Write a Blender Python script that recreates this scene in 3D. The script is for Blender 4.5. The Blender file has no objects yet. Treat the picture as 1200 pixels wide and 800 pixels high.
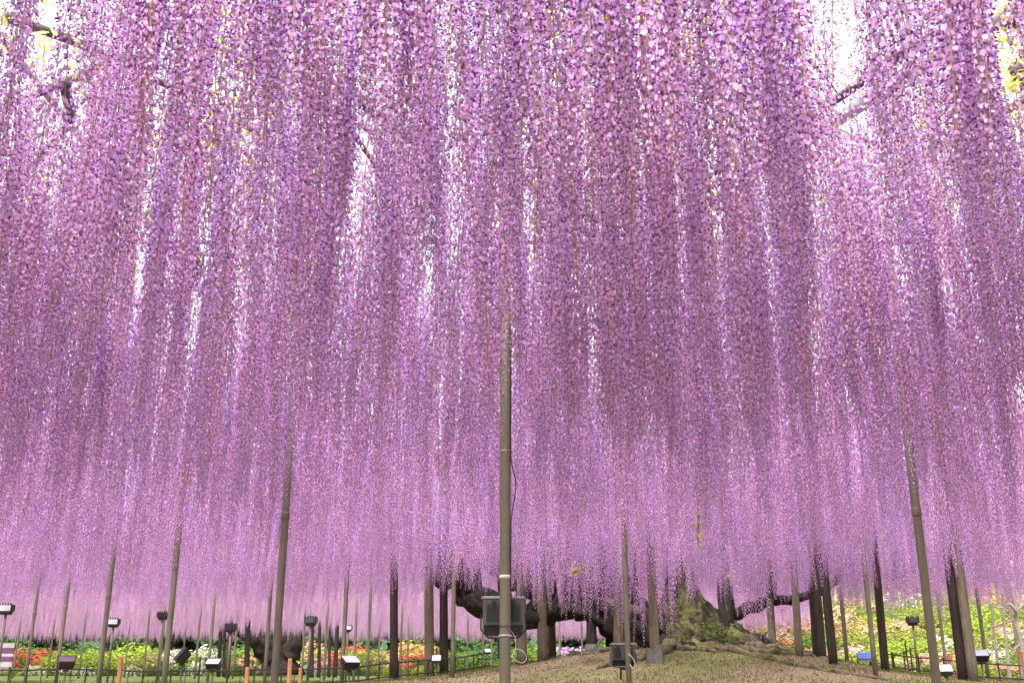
import bpy, math, random
import numpy as np
from mathutils import Vector, Matrix, Euler, noise
R = math.radians
PI = math.pi
random.seed(7)
rng = np.random.default_rng(7)
scene = bpy.context.scene
COL = scene.collection

# ------------------------------------------------------------------ camera, sky, sun, exposure
F_PX, PITCH, CAM_Z = 1240.0, R(18.2), 0.9          # focal length for a 1200 px wide frame
cam_d = bpy.data.cameras.new('camera')
cam_d.sensor_width = 36.0
cam_d.lens = F_PX / 1200.0 * 36.0
cam_d.clip_start = 0.05
cam_d.clip_end = 2000.0
cam = bpy.data.objects.new('camera', cam_d)
cam.location = (0, 0, CAM_Z)
cam.rotation_euler = (R(90) + PITCH, 0, 0)
COL.objects.link(cam)
scene.camera = cam

SUN_EL, SUN_AZ = R(58), R(200)                      # azimuth measured clockwise from +Y
world = bpy.data.worlds.new('World')
scene.world = world
world.use_nodes = True
wn, wl = world.node_tree.nodes, world.node_tree.links
wn.clear()
w_out = wn.new('ShaderNodeOutputWorld')
w_bg = wn.new('ShaderNodeBackground')
w_sky = wn.new('ShaderNodeTexSky')
w_sky.sky_type = 'NISHITA'
w_sky.sun_disc = False
w_sky.sun_elevation = SUN_EL
w_sky.sun_rotation = SUN_AZ
w_sky.air_density = 1.0
w_sky.dust_density = 4.0
w_sky.ozone_density = 1.0
w_hs = wn.new('ShaderNodeHueSaturation')
w_hs.inputs['Saturation'].default_value = 0.3       # thin bright cloud: the sky is nearly white
wl.new(w_sky.outputs[0], w_hs.inputs['Color'])
wl.new(w_hs.outputs[0], w_bg.inputs['Color'])
w_bg.inputs['Strength'].default_value = 0.15
wl.new(w_bg.outputs[0], w_out.inputs['Surface'])

sun_d = bpy.data.lights.new('sun', 'SUN')
sun_d.energy = 1.5
sun_d.angle = R(14)
sun_d.color = (1.0, 0.96, 0.9)
sun = bpy.data.objects.new('sun', sun_d)
sdir = Vector((math.sin(SUN_AZ) * math.cos(SUN_EL), math.cos(SUN_AZ) * math.cos(SUN_EL), math.sin(SUN_EL)))
sun.rotation_euler = sdir.to_track_quat('Z', 'Y').to_euler()
sun.location = (0, 0, 30)
COL.objects.link(sun)

scene.view_settings.view_transform = 'Standard'
scene.view_settings.look = 'None'
scene.view_settings.gamma = 1.0
scene.view_settings.use_curve_mapping = False
scene.view_settings.exposure = 2.32
scene.render.engine = 'CYCLES'
scene.cycles.max_bounces = 10
scene.cycles.diffuse_bounces = 6
scene.cycles.glossy_bounces = 2
scene.cycles.transmission_bounces = 4
scene.cycles.transparent_max_bounces = 4
scene.cycles.use_denoising = True
scene.cycles.denoiser = 'OPENIMAGEDENOISE'
scene.cycles.denoising_input_passes = 'RGB_ALBEDO_NORMAL'
scene.cycles.denoising_prefilter = 'ACCURATE'
scene.cycles.sample_clamp_indirect = 8.0
scene.cycles.caustics_reflective = False
scene.cycles.caustics_refractive = False

# ------------------------------------------------------------------ placing helpers
CP, SP = math.cos(PITCH), math.sin(PITCH)
def ray(u, v):
    a, b = u - 600.0, 400.0 - v
    return Vector((a, F_PX * CP - b * SP, F_PX * SP + b * CP))
def at(u, v, Y):
    d = ray(u, v)
    return Vector((0, 0, CAM_Z)) + d * (Y / d.y)
def at_h(u, v, h):                                   # point of the sight line at height h above the ground at the camera
    d = ray(u, v)
    return Vector((0, 0, CAM_Z)) + d * ((h - CAM_Z) / d.z)
def x_at(u, Y, v=770):
    return at(u, v, Y).x
def sstep(a, b, x):
    t = min(1.0, max(0.0, (x - a) / (b - a)))
    return t * t * (3 - 2 * t)
TRUNK_Y = 18.0
TRUNK_X = x_at(800, TRUNK_Y)
def gz(x, y):
    z = 0.90 * sstep(2, 15, y)
    z += 0.65 * math.exp(-(((x - TRUNK_X) / 3.4) ** 2 + ((y - 18.3) / 3.6) ** 2))
    z += 0.018 * max(0.0, min(60, y) - 15)
    z += 2.85 * sstep(23, 40, y) * sstep(3, 9, x)
    z += 7.0 * sstep(52, 110, math.hypot(x, y))
    return z
def gz_n(x, y):
    return gz(x, y) + 0.03 * noise.noise(Vector((x * 0.9, y * 0.9, 3.1))) + 0.012 * noise.noise(Vector((x * 4, y * 4, 7.7)))

HB = CAM_Z + 1.80                                    # height of the blossom tips
HT = CAM_Z + 3.12                                    # height of the trellis

# ------------------------------------------------------------------ materials
def new_mat(name):
    m = bpy.data.materials.new(name)
    m.use_nodes = True
    n, l = m.node_tree.nodes, m.node_tree.links
    return m, n, l, n['Principled BSDF'], n['Material Output']
def ramp(n, cols, pos=None):
    r = n.new('ShaderNodeValToRGB')
    e = r.color_ramp.elements
    while len(e) < len(cols):
        e.new(0.5)
    for i, c in enumerate(cols):
        e[i].position = pos[i] if pos else i / (len(cols) - 1)
        e[i].color = (*c, 1)
    return r
def surf(name, c1, c2, scale=8.0, rough=0.7, bump=0.3, stretch=(1, 1, 1), metal=0.0, detail=6, c3=None, wear=None):
    m, n, l, b, o = new_mat(name)
    tc = n.new('ShaderNodeTexCoord')
    mp = n.new('ShaderNodeMapping')
    mp.inputs['Scale'].default_value = stretch
    l.new(tc.outputs['Object'], mp.inputs['Vector'])
    nz = n.new('ShaderNodeTexNoise')
    nz.inputs['Scale'].default_value = scale
    nz.inputs['Detail'].default_value = detail
    nz.inputs['Roughness'].default_value = 0.65
    l.new(mp.outputs[0], nz.inputs['Vector'])
    cols = [c1, c2] if c3 is None else [c1, c2, c3]
    rp = ramp(n, cols, [0.3, 0.7] if c3 is None else [0.28, 0.5, 0.72])
    l.new(nz.outputs['Fac'], rp.inputs['Fac'])
    last = rp.outputs[0]
    if wear:
        n2 = n.new('ShaderNodeTexNoise')
        n2.inputs['Scale'].default_value = scale * 0.27
        n2.inputs['Detail'].default_value = 4
        l.new(tc.outputs['Object'], n2.inputs['Vector'])
        r2 = ramp(n, [(0, 0, 0), (1, 1, 1)], [0.52, 0.64])
        l.new(n2.outputs['Fac'], r2.inputs['Fac'])
        mx = n.new('ShaderNodeMixRGB')
        l.new(r2.outputs[0], mx.inputs['Fac'])
        l.new(last, mx.inputs['Color1'])
        mx.inputs['Color2'].default_value = (*wear, 1)
        last = mx.outputs[0]
    l.new(last, b.inputs['Base Color'])
    b.inputs['Roughness'].default_value = rough
    b.inputs['Metallic'].default_value = metal
    b.inputs['Specular IOR Level'].default_value = 0.3
    bp = n.new('ShaderNodeBump')
    bp.inputs['Strength'].default_value = bump
    bp.inputs['Distance'].default_value = 0.02
    l.new(nz.outputs['Fac'], bp.inputs['Height'])
    l.new(bp.outputs[0], b.inputs['Normal'])
    return m
def petal_mat(name, cols, translucent=0.45, per_obj=0.5, use_obj_color=False, value=(0.75, 1.25), obj_value=None):
    m, n, l, b, o = new_mat(name)
    n.remove(b)
    geo = n.new('ShaderNodeNewGeometry')
    oi = n.new('ShaderNodeObjectInfo')
    mixf = n.new('ShaderNodeMath'); mixf.operation = 'MULTIPLY'
    mixf.inputs[1].default_value = 1 - per_obj
    l.new(geo.outputs['Random Per Island'], mixf.inputs[0])
    mad = n.new('ShaderNodeMath'); mad.operation = 'MULTIPLY_ADD'
    l.new(oi.outputs['Random'], mad.inputs[0])
    mad.inputs[1].default_value = per_obj
    l.new(mixf.outputs[0], mad.inputs[2])
    rp = ramp(n, cols)
    l.new(mad.outputs[0], rp.inputs['Fac'])
    last = rp.outputs[0]
    if use_obj_color:
        mx = n.new('ShaderNodeMixRGB'); mx.blend_type = 'MULTIPLY'; mx.inputs['Fac'].default_value = 1
        l.new(last, mx.inputs['Color1']); l.new(oi.outputs['Color'], mx.inputs['Color2'])
        last = mx.outputs[0]
    hs = n.new('ShaderNodeHueSaturation')
    mr = n.new('ShaderNodeMapRange')
    mul = n.new('ShaderNodeMath'); mul.operation = 'MULTIPLY'; mul.inputs[1].default_value = 7.31
    fr = n.new('ShaderNodeMath'); fr.operation = 'FRACT'
    l.new(geo.outputs['Random Per Island'], mul.inputs[0]); l.new(mul.outputs[0], fr.inputs[0])
    l.new(fr.outputs[0], mr.inputs['Value'])
    mr.inputs['To Min'].default_value, mr.inputs['To Max'].default_value = value
    vout = mr.outputs[0]
    if obj_value:
        m5 = n.new('ShaderNodeMath'); m5.operation = 'MULTIPLY'; m5.inputs[1].default_value = 13.7
        f5 = n.new('ShaderNodeMath'); f5.operation = 'FRACT'
        l.new(oi.outputs['Random'], m5.inputs[0]); l.new(m5.outputs[0], f5.inputs[0])
        r5 = n.new('ShaderNodeMapRange'); r5.inputs['To Min'].default_value, r5.inputs['To Max'].default_value = obj_value
        l.new(f5.outputs[0], r5.inputs['Value'])
        x5 = n.new('ShaderNodeMath'); x5.operation = 'MULTIPLY'
        l.new(vout, x5.inputs[0]); l.new(r5.outputs[0], x5.inputs[1])
        vout = x5.outputs[0]
    l.new(vout, hs.inputs['Value']); l.new(last, hs.inputs['Color'])
    d = n.new('ShaderNodeBsdfDiffuse'); t = n.new('ShaderNodeBsdfTranslucent')
    l.new(hs.outputs[0], d.inputs['Color']); l.new(hs.outputs[0], t.inputs['Color'])
    ms = n.new('ShaderNodeMixShader'); ms.inputs[0].default_value = translucent
    l.new(d.outputs[0], ms.inputs[1]); l.new(t.outputs[0], ms.inputs[2])
    l.new(ms.outputs[0], o.inputs['Surface'])
    return m

M = {}
M['banner'] = petal_mat('wisteria_banner', [(0.65, 0.46, 0.91), (0.82, 0.51, 0.87), (0.92, 0.55, 0.80)], 0.5, 0.65, False, (0.70, 1.26), (0.70, 1.12))
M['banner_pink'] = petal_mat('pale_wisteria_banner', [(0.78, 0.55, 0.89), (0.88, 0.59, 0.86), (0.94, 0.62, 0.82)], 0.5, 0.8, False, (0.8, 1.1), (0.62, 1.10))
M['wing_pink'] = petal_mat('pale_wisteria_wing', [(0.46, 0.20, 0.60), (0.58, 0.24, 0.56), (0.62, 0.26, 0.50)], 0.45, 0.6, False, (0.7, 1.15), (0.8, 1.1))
M['wing'] = petal_mat('wisteria_wing', [(0.20, 0.05, 0.44), (0.31, 0.065, 0.42), (0.38, 0.075, 0.34)], 0.45, 0.5, False, (0.5, 1.2), (0.8, 1.1))
M['pedicel'] = surf('flower_stalk', (0.20, 0.14, 0.12), (0.28, 0.20, 0.13), 20, 0.8, 0.1)
M['stem'] = surf('raceme_stem', (0.22, 0.15, 0.10), (0.30, 0.24, 0.12), 12, 0.8, 0.1)
M['leaf'] = petal_mat('young_leaf', [(0.46, 0.50, 0.08), (0.60, 0.60, 0.14), (0.58, 0.50, 0.16)], 0.55, 0.2)
M['bark'] = surf('dark_bark', (0.005, 0.0045, 0.004), (0.024, 0.020, 0.016), 16, 0.9, 1.0, (1, 1, 0.5), c3=(0.04, 0.033, 0.025))
M['bark_moss'] = surf('mossy_bark', (0.02, 0.018, 0.012), (0.075, 0.065, 0.035), 7, 0.95, 1.0, (1, 1, 0.3), c3=(0.13, 0.125, 0.05), wear=(0.12, 0.125, 0.035))
def moss_bark():
    m, n, l, b, o = new_mat('mossy_fluted_bark')
    tc = n.new('ShaderNodeTexCoord'); mp = n.new('ShaderNodeMapping')
    mp.inputs['Rotation'].default_value = (0, R(28), 0)
    mp.inputs['Scale'].default_value = (4.5, 4.5, 0.9)
    l.new(tc.outputs['Object'], mp.inputs['Vector'])
    n1 = n.new('ShaderNodeTexNoise'); n1.inputs['Scale'].default_value = 1.7; n1.inputs['Detail'].default_value = 6; n1.inputs['Roughness'].default_value = .6
    l.new(mp.outputs[0], n1.inputs['Vector'])
    rp = ramp(n, [(0.014, 0.012, 0.009), (0.04, 0.034, 0.02), (0.085, 0.08, 0.03), (0.125, 0.115, 0.05)], [0.38, 0.47, 0.57, 0.7])
    l.new(n1.outputs['Fac'], rp.inputs['Fac'])
    n2 = n.new('ShaderNodeTexNoise'); n2.inputs['Scale'].default_value = 26; n2.inputs['Detail'].default_value = 5
    l.new(tc.outputs['Object'], n2.inputs['Vector'])
    r2 = ramp(n, [(0.5, 0.5, 0.5), (1.2, 1.2, 1.2)], [0.35, 0.65])
    l.new(n2.outputs['Fac'], r2.inputs['Fac'])
    mx = n.new('ShaderNodeMixRGB'); mx.blend_type = 'MULTIPLY'; mx.inputs['Fac'].default_value = 1
    l.new(rp.outputs[0], mx.inputs['Color1']); l.new(r2.outputs[0], mx.inputs['Color2'])
    l.new(mx.outputs[0], b.inputs['Base Color'])
    b.inputs['Roughness'].default_value = .95; b.inputs['Specular IOR Level'].default_value = .15
    bp = n.new('ShaderNodeBump'); bp.inputs['Strength'].default_value = 1; bp.inputs['Distance'].default_value = .05
    l.new(n1.outputs['Fac'], bp.inputs['Height']); l.new(bp.outputs[0], b.inputs['Normal'])
    return m
M['moss_trunk'] = moss_bark()
M['bark_root'] = surf('root_bark', (0.035, 0.028, 0.018), (0.20, 0.155, 0.095), 16, 0.95, 0.8, (1, 1, 1), wear=(0.16, 0.16, 0.06))
M['bark_pale'] = surf('pale_bark', (0.34, 0.32, 0.28), (0.50, 0.48, 0.42), 14, 0.9, 0.5)
M['twig'] = surf('vine_bark', (0.05, 0.045, 0.04), (0.14, 0.12, 0.11), 14, 0.9, 0.6)
M['steel'] = surf('olive_painted_steel', (0.11, 0.098, 0.07), (0.18, 0.16, 0.115), 22, 0.6, 0.15, (1, 1, 0.12), wear=(0.14, 0.12, 0.095))
M['pipe'] = surf('galvanised_pipe', (0.42, 0.42, 0.46), (0.55, 0.55, 0.58), 10, 0.45, 0.06, metal=0.3)
M['wood'] = surf('weathered_wood', (0.07, 0.055, 0.038), (0.20, 0.16, 0.115), 34, 0.9, 0.8, (1, 1, 0.10), wear=(0.115, 0.105, 0.07))
M['wood_dark'] = surf('charred_wood', (0.010, 0.008, 0.007), (0.055, 0.038, 0.032), 34, 0.85, 0.8, (1, 1, 0.10))
M['orange_wood'] = surf('orange_stake_wood', (0.42, 0.16, 0.07), (0.55, 0.25, 0.12), 14, 0.8, 0.3, (1, 1, 0.15))
M['concrete'] = surf('concrete', (0.09, 0.09, 0.085), (0.17, 0.165, 0.15), 18, 0.95, 0.3)
M['black'] = surf('black_housing', (0.012, 0.012, 0.014), (0.026, 0.025, 0.028), 12, 0.45, 0.05)
M['grey_case'] = surf('grey_housing', (0.055, 0.065, 0.065), (0.09, 0.10, 0.10), 10, 0.4, 0.05)
M['purple_case'] = surf('dusty_housing', (0.06, 0.04, 0.055), (0.12, 0.085, 0.11), 10, 0.5, 0.1)
M['white_trim'] = surf('pale_trim', (0.24, 0.25, 0.25), (0.36, 0.36, 0.36), 10, 0.5, 0.05)
M['glass_blue'] = surf('floodlight_glass', (0.30, 0.30, 0.52), (0.45, 0.45, 0.68), 6, 0.15, 0.02)
M['glass_white'] = surf('lamp_glass', (0.50, 0.50, 0.56), (0.68, 0.67, 0.72), 6, 0.15, 0.02)
M['fence'] = surf('fence_paint', (0.022, 0.020, 0.016), (0.05, 0.04, 0.03), 9, 0.6, 0.1)
M['cable_black'] = surf('black_cable', (0.012, 0.012, 0.012), (0.03, 0.03, 0.03), 9, 0.5, 0.05)
M['cable_pale'] = surf('pale_cable', (0.40, 0.36, 0.27), (0.55, 0.50, 0.40), 9, 0.5, 0.05)
M['tape'] = surf('pale_tape', (0.55, 0.55, 0.5), (0.7, 0.7, 0.64), 9, 0.6, 0.05)
M['sign_purple'] = surf('purple_panel', (0.10, 0.035, 0.085), (0.17, 0.07, 0.14), 5, 0.5, 0.03)
M['sign_white'] = surf('white_panel', (0.33, 0.33, 0.35), (0.45, 0.45, 0.46), 5, 0.5, 0.03)
M['sign_blue'] = surf('blue_panel', (0.10, 0.20, 0.55), (0.18, 0.30, 0.65), 5, 0.4, 0.03)
M['azalea_leaf'] = petal_mat('azalea_leaf', [(0.65, 0.75, 0.5), (0.9, 0.95, 0.7), (1.0, 1.0, 0.9)], 0.4, 0.1, True, (0.6, 1.2))
M['azalea_bloom'] = petal_mat('azalea_bloom', [(0.8, 0.75, 0.8), (1, 1, 1), (1, 0.95, 0.9)], 0.4, 0.1, True, (0.75, 1.15))
M['tree_leaf'] = petal_mat('tree_leaf', [(0.035, 0.075, 0.03), (0.06, 0.115, 0.04), (0.09, 0.14, 0.045)], 0.3, 0.4)
M['grass'] = petal_mat('grass_blade', [(0.12, 0.14, 0.045), (0.165, 0.165, 0.06), (0.23, 0.19, 0.09)], 0.35, 0.1, False, (0.85, 1.15))
M['litter'] = petal_mat('leaf_litter', [(0.2, 0.145, 0.09), (0.28, 0.2, 0.125), (0.36, 0.265, 0.21)], 0.15, 0.1, False, (0.85, 1.15))

def ground_mat():
    m, n, l, b, o = new_mat('bare_earth_and_moss')
    tc = n.new('ShaderNodeTexCoord')
    n1 = n.new('ShaderNodeTexNoise'); n1.inputs['Scale'].default_value = 0.55; n1.inputs['Detail'].default_value = 5
    n2 = n.new('ShaderNodeTexNoise'); n2.inputs['Scale'].default_value = 9; n2.inputs['Detail'].default_value = 8
    n2.inputs['Roughness'].default_value = 0.75
    l.new(tc.outputs['Object'], n1.inputs['Vector']); l.new(tc.outputs['Object'], n2.inputs['Vector'])
    soil = ramp(n, [(0.155, 0.112, 0.072), (0.215, 0.158, 0.105), (0.265, 0.2, 0.14)], [0.3, 0.52, 0.72])
    moss = ramp(n, [(0.105, 0.105, 0.04), (0.155, 0.15, 0.06), (0.2, 0.185, 0.085)], [0.3, 0.5, 0.72])
    l.new(n2.outputs['Fac'], soil.inputs['Fac']); l.new(n2.outputs['Fac'], moss.inputs['Fac'])
    k = ramp(n, [(0, 0, 0), (1, 1, 1)], [0.42, 0.58])
    l.new(n1.outputs['Fac'], k.inputs['Fac'])
    mx = n.new('ShaderNodeMixRGB')
    l.new(k.outputs[0], mx.inputs['Fac']); l.new(soil.outputs[0], mx.inputs['Color1']); l.new(moss.outputs[0], mx.inputs['Color2'])
    sx = n.new('ShaderNodeSeparateXYZ'); l.new(tc.outputs['Object'], sx.inputs[0])
    ad = n.new('ShaderNodeMath'); ad.operation = 'MULTIPLY_ADD'; ad.inputs[1].default_value = 5.0
    l.new(n1.outputs['Fac'], ad.inputs[0]); l.new(sx.outputs['Y'], ad.inputs[2])
    mr = n.new('ShaderNodeMapRange'); mr.inputs['From Min'].default_value = 24.5; mr.inputs['From Max'].default_value = 28.0
    l.new(ad.outputs[0], mr.inputs['Value'])
    lawn = ramp(n, [(0.06, 0.09, 0.025), (0.11, 0.15, 0.045), (0.16, 0.18, 0.06)], [0.3, 0.5, 0.72])
    l.new(n2.outputs['Fac'], lawn.inputs['Fac'])
    m2 = n.new('ShaderNodeMixRGB')
    l.new(mr.outputs[0], m2.inputs['Fac']); l.new(mx.outputs[0], m2.inputs['Color1']); l.new(lawn.outputs[0], m2.inputs['Color2'])
    mr2 = n.new('ShaderNodeMapRange'); mr2.inputs['From Min'].default_value = 51; mr2.inputs['From Max'].default_value = 56
    l.new(ad.outputs[0], mr2.inputs['Value'])
    m3 = n.new('ShaderNodeMixRGB'); m3.inputs['Color2'].default_value = (0.03, 0.05, 0.02, 1)
    l.new(mr2.outputs[0], m3.inputs['Fac']); l.new(m2.outputs[0], m3.inputs['Color1'])
    l.new(m3.outputs[0], b.inputs['Base Color'])
    b.inputs['Roughness'].default_value = 0.95
    b.inputs['Specular IOR Level'].default_value = 0.1
    bp = n.new('ShaderNodeBump'); bp.inputs['Strength'].default_value = 0.8; bp.inputs['Distance'].default_value = 0.03
    l.new(n2.outputs['Fac'], bp.inputs['Height']); l.new(bp.outputs[0], b.inputs['Normal'])
    return m
M['ground'] = ground_mat()

# ------------------------------------------------------------------ mesh helpers
class MB:
    def __init__(s):
        s.v, s.f, s.m = [], [], []
    def face(s, idx, mi=0):
        s.f.append(tuple(idx)); s.m.append(mi)
    def add(s, vs, fs, mi=0):
        b = len(s.v)
        s.v.extend(tuple(x) for x in vs)
        for f in fs:
            s.f.append(tuple(b + i for i in f)); s.m.append(mi)
    def box(s, c, d, mi=0, rot=None, top=(1, 1), bev=0.0):
        """box with centre c and size d; the top face is scaled by `top`; small chamfer along the vertical edges"""
        hx, hy, hz = d[0] / 2, d[1] / 2, d[2] / 2
        k = bev
        ring = [(hx - k, -hy), (hx, -hy + k), (hx, hy - k), (hx - k, hy), (-hx + k, hy), (-hx, hy - k), (-hx, -hy + k), (-hx + k, -hy)] if k else [(hx, -hy), (hx, hy), (-hx, hy), (-hx, -hy)]
        n = len(ring)
        lv = [Vector((x, y, -hz)) for x, y in ring] + [Vector((x * top[0], y * top[1], hz)) for x, y in ring]
        if rot is not None:
            lv = [rot @ p for p in lv]
        lv = [p + Vector(c) for p in lv]
        fs = [tuple(range(n))[::-1], tuple(range(n, 2 * n))] + [(i, (i + 1) % n, n + (i + 1) % n, n + i) for i in range(n)]
        s.add(lv, fs, mi)
    def tube(s, pts, rad, n=8, mi=0, cap=True, rough=0.0, lobes=0.0, seed=0.0, phase=0.0):
        pts = [Vector(p) for p in pts]
        if not hasattr(rad, '__len__'):
            rad = [rad] * len(pts)
        b = len(s.v)
        up = None
        for i, p in enumerate(pts):
            t = (pts[min(i + 1, len(pts) - 1)] - pts[max(i - 1, 0)]).normalized()
            if up is None:
                up = Vector((1, 0, 0)) if abs(t.x) < 0.8 else Vector((0, 1, 0))
            side = t.cross(up).normalized()
            up = side.cross(t).normalized()
            for k in range(n):
                a = 2 * PI * k / n + phase
                r = rad[i]
                if rough:
                    q = Vector((math.cos(a) * 1.6 + seed, math.sin(a) * 1.6, i * 0.35 + seed * 2))
                    r *= 1 + rough * noise.noise(q) + rough * 0.6 * noise.noise(q * 2.7) + lobes * math.sin(5 * a + i * 0.25 + seed)
                s.v.append(tuple(p + (side * math.cos(a) + up * math.sin(a)) * r))
        for i in range(len(pts) - 1):
            for k in range(n):
                k2 = (k + 1) % n
                s.face((b + i * n + k, b + i * n + k2, b + (i + 1) * n + k2, b + (i + 1) * n + k), mi)
        if cap:
            s.face([b + k for k in range(n)][::-1], mi)
            s.face([b + (len(pts) - 1) * n + k for k in range(n)], mi)
    def mesh(s, name, mats, smooth=False):
        me = bpy.data.meshes.new(name)
        me.from_pydata(s.v, [], s.f)
        for x in mats:
            me.materials.append(M[x] if isinstance(x, str) else x)
        me.polygons.foreach_set('material_index', s.m)
        if smooth:
            me.polygons.foreach_set('use_smooth', [True] * len(s.f))
        me.update()
        return me
def link(name, me, parent=None, loc=None):
    o = bpy.data.objects.new(name, me)
    COL.objects.link(o)
    if loc is not None:
        o.location = loc
    if parent is not None:
        o.parent = parent
    return o
def build(name, mb, mats, parent=None, smooth=False, loc=None):
    if isinstance(mats, str):
        mats = [mats]
    return link(name, mb.mesh(name, mats, smooth), parent, loc)
def tag(o, label, cat, group=None):
    o['label'] = label; o['category'] = cat
    if group:
        o['group'] = group
    return o
def thing(name, label, cat, loc=(0, 0, 0), rz=0.0, group=None):
    o = bpy.data.objects.new(name, None)
    o.empty_display_size = 0.2
    COL.objects.link(o)
    o.location = loc
    o.rotation_euler = (0, 0, rz)
    return tag(o, label, cat, group)
def smooth_path(pts, per=5):
    """Catmull-Rom through tuples of any length"""
    P = [np.array(p, float) for p in pts]
    P = [2 * P[0] - P[1]] + P + [2 * P[-1] - P[-2]]
    out = []
    for i in range(1, len(P) - 2):
        for k in range(per):
            t = k / per
            a, b, c, d = P[i - 1], P[i], P[i + 1], P[i + 2]
            out.append(0.5 * (2 * b + (c - a) * t + (2 * a - 5 * b + 4 * c - d) * t * t + (3 * b - a - 3 * c + d) * t ** 3))
    out.append(P[-2])
    return out
def limb_mesh(mb, pr, n=12, rough=0.22, lobes=0.06, per=5, wob=0.0, seed=0.0, mi=0):
    """pr: (x, y, z, r) knots"""
    q = smooth_path(pr, per)
    pts = []
    for i, p in enumerate(q):
        w = Vector((noise.noise(Vector((i * 0.31, seed, 1))), noise.noise(Vector((i * 0.31, seed, 5))), noise.noise(Vector((i * 0.31, seed, 9))))) * wob
        pts.append(Vector(p[:3]) + w)
    b = len(mb.v)
    mb.tube(pts, [max(0.003, p[3]) for p in q], n, mi, True)
    if rough:
        for i, p in enumerate(q):
            c = pts[i]
            for k in range(n):
                w = Vector(mb.v[b + i * n + k]) - c
                a = 2 * PI * k / n
                sp = Vector((math.cos(a) * 1.7 + seed * 3, math.sin(a) * 1.7, i * 0.55 / per))
                big = noise.noise(sp * 1.2 + Vector((0, 0, i * 0.8 / per)))
                groove = noise.turbulence(Vector((math.cos(a) * 3.1 + seed, math.sin(a) * 3.1, i * 0.30 / per + .5 * a)), 3, True) - 0.45
                mb.v[b + i * n + k] = tuple(c + w * (1 + rough * 1.2 * big + rough * 0.9 * groove + lobes * math.sin(4 * a + i * 0.9 / per + seed)))

# ------------------------------------------------------------------ ground
def build_ground():
    xs = sorted(set([round(x, 3) for x in np.concatenate([np.arange(-14, 16, 0.25), np.arange(-40, 44, 1.5), np.linspace(-400, 400, 41)])]))
    ys = sorted(set([round(y, 3) for y in np.concatenate([np.arange(8, 30, 0.25), np.arange(-12, 64, 1.2), np.linspace(-300, 500, 41)])]))
    v = [(x, y, gz_n(x, y)) for y in ys for x in xs]
    nx = len(xs)
    f = [(j * nx + i, j * nx + i + 1, (j + 1) * nx + i + 1, (j + 1) * nx + i) for j in range(len(ys) - 1) for i in range(nx - 1)]
    me = bpy.data.meshes.new('ground')
    me.from_pydata(v, [], f)
    me.materials.append(M['ground'])
    me.polygons.foreach_set('use_smooth', [True] * len(f))
    o = link('ground', me)
    o['kind'] = 'structure'
    o['label'] = 'bare brown earth with moss rising to a low mound round the trunk'
build_ground()

def quads_mesh(name, c, a, b, mats, mi=None):
    """many quads: centres c, half axes a and b (n x 3 arrays)"""
    n = len(c)
    v = np.stack([c - a * 1.25, c - a * .1 - b * 1.3, c + a * 1.25, c - a * .1 + b * 1.3], 1).reshape(-1, 3)
    me = bpy.data.meshes.new(name)
    me.vertices.add(4 * n); me.vertices.foreach_set('co', v.ravel())
    me.loops.add(4 * n); me.loops.foreach_set('vertex_index', np.arange(4 * n, dtype=np.int32))
    me.polygons.add(n)
    me.polygons.foreach_set('loop_start', np.arange(0, 4 * n, 4, dtype=np.int32))
    me.polygons.foreach_set('loop_total', np.full(n, 4, dtype=np.int32))
    for x in mats:
        me.materials.append(M[x])
    if mi is not None:
        me.polygons.foreach_set('material_index', np.asarray(mi, dtype=np.int32))
    me.update(calc_edges=True)
    return me
def rand_unit(n, r=rng):
    v = r.normal(size=(n, 3))
    return v / np.linalg.norm(v, axis=1)[:, None]
def perp(d):
    ref = np.where(np.abs(d[:, 2:3]) < 0.9, np.array([[0, 0, 1.0]]), np.array([[1.0, 0, 0]]))
    s = np.cross(d, ref); s /= np.linalg.norm(s, axis=1)[:, None]
    return s, np.cross(s, d)

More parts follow.
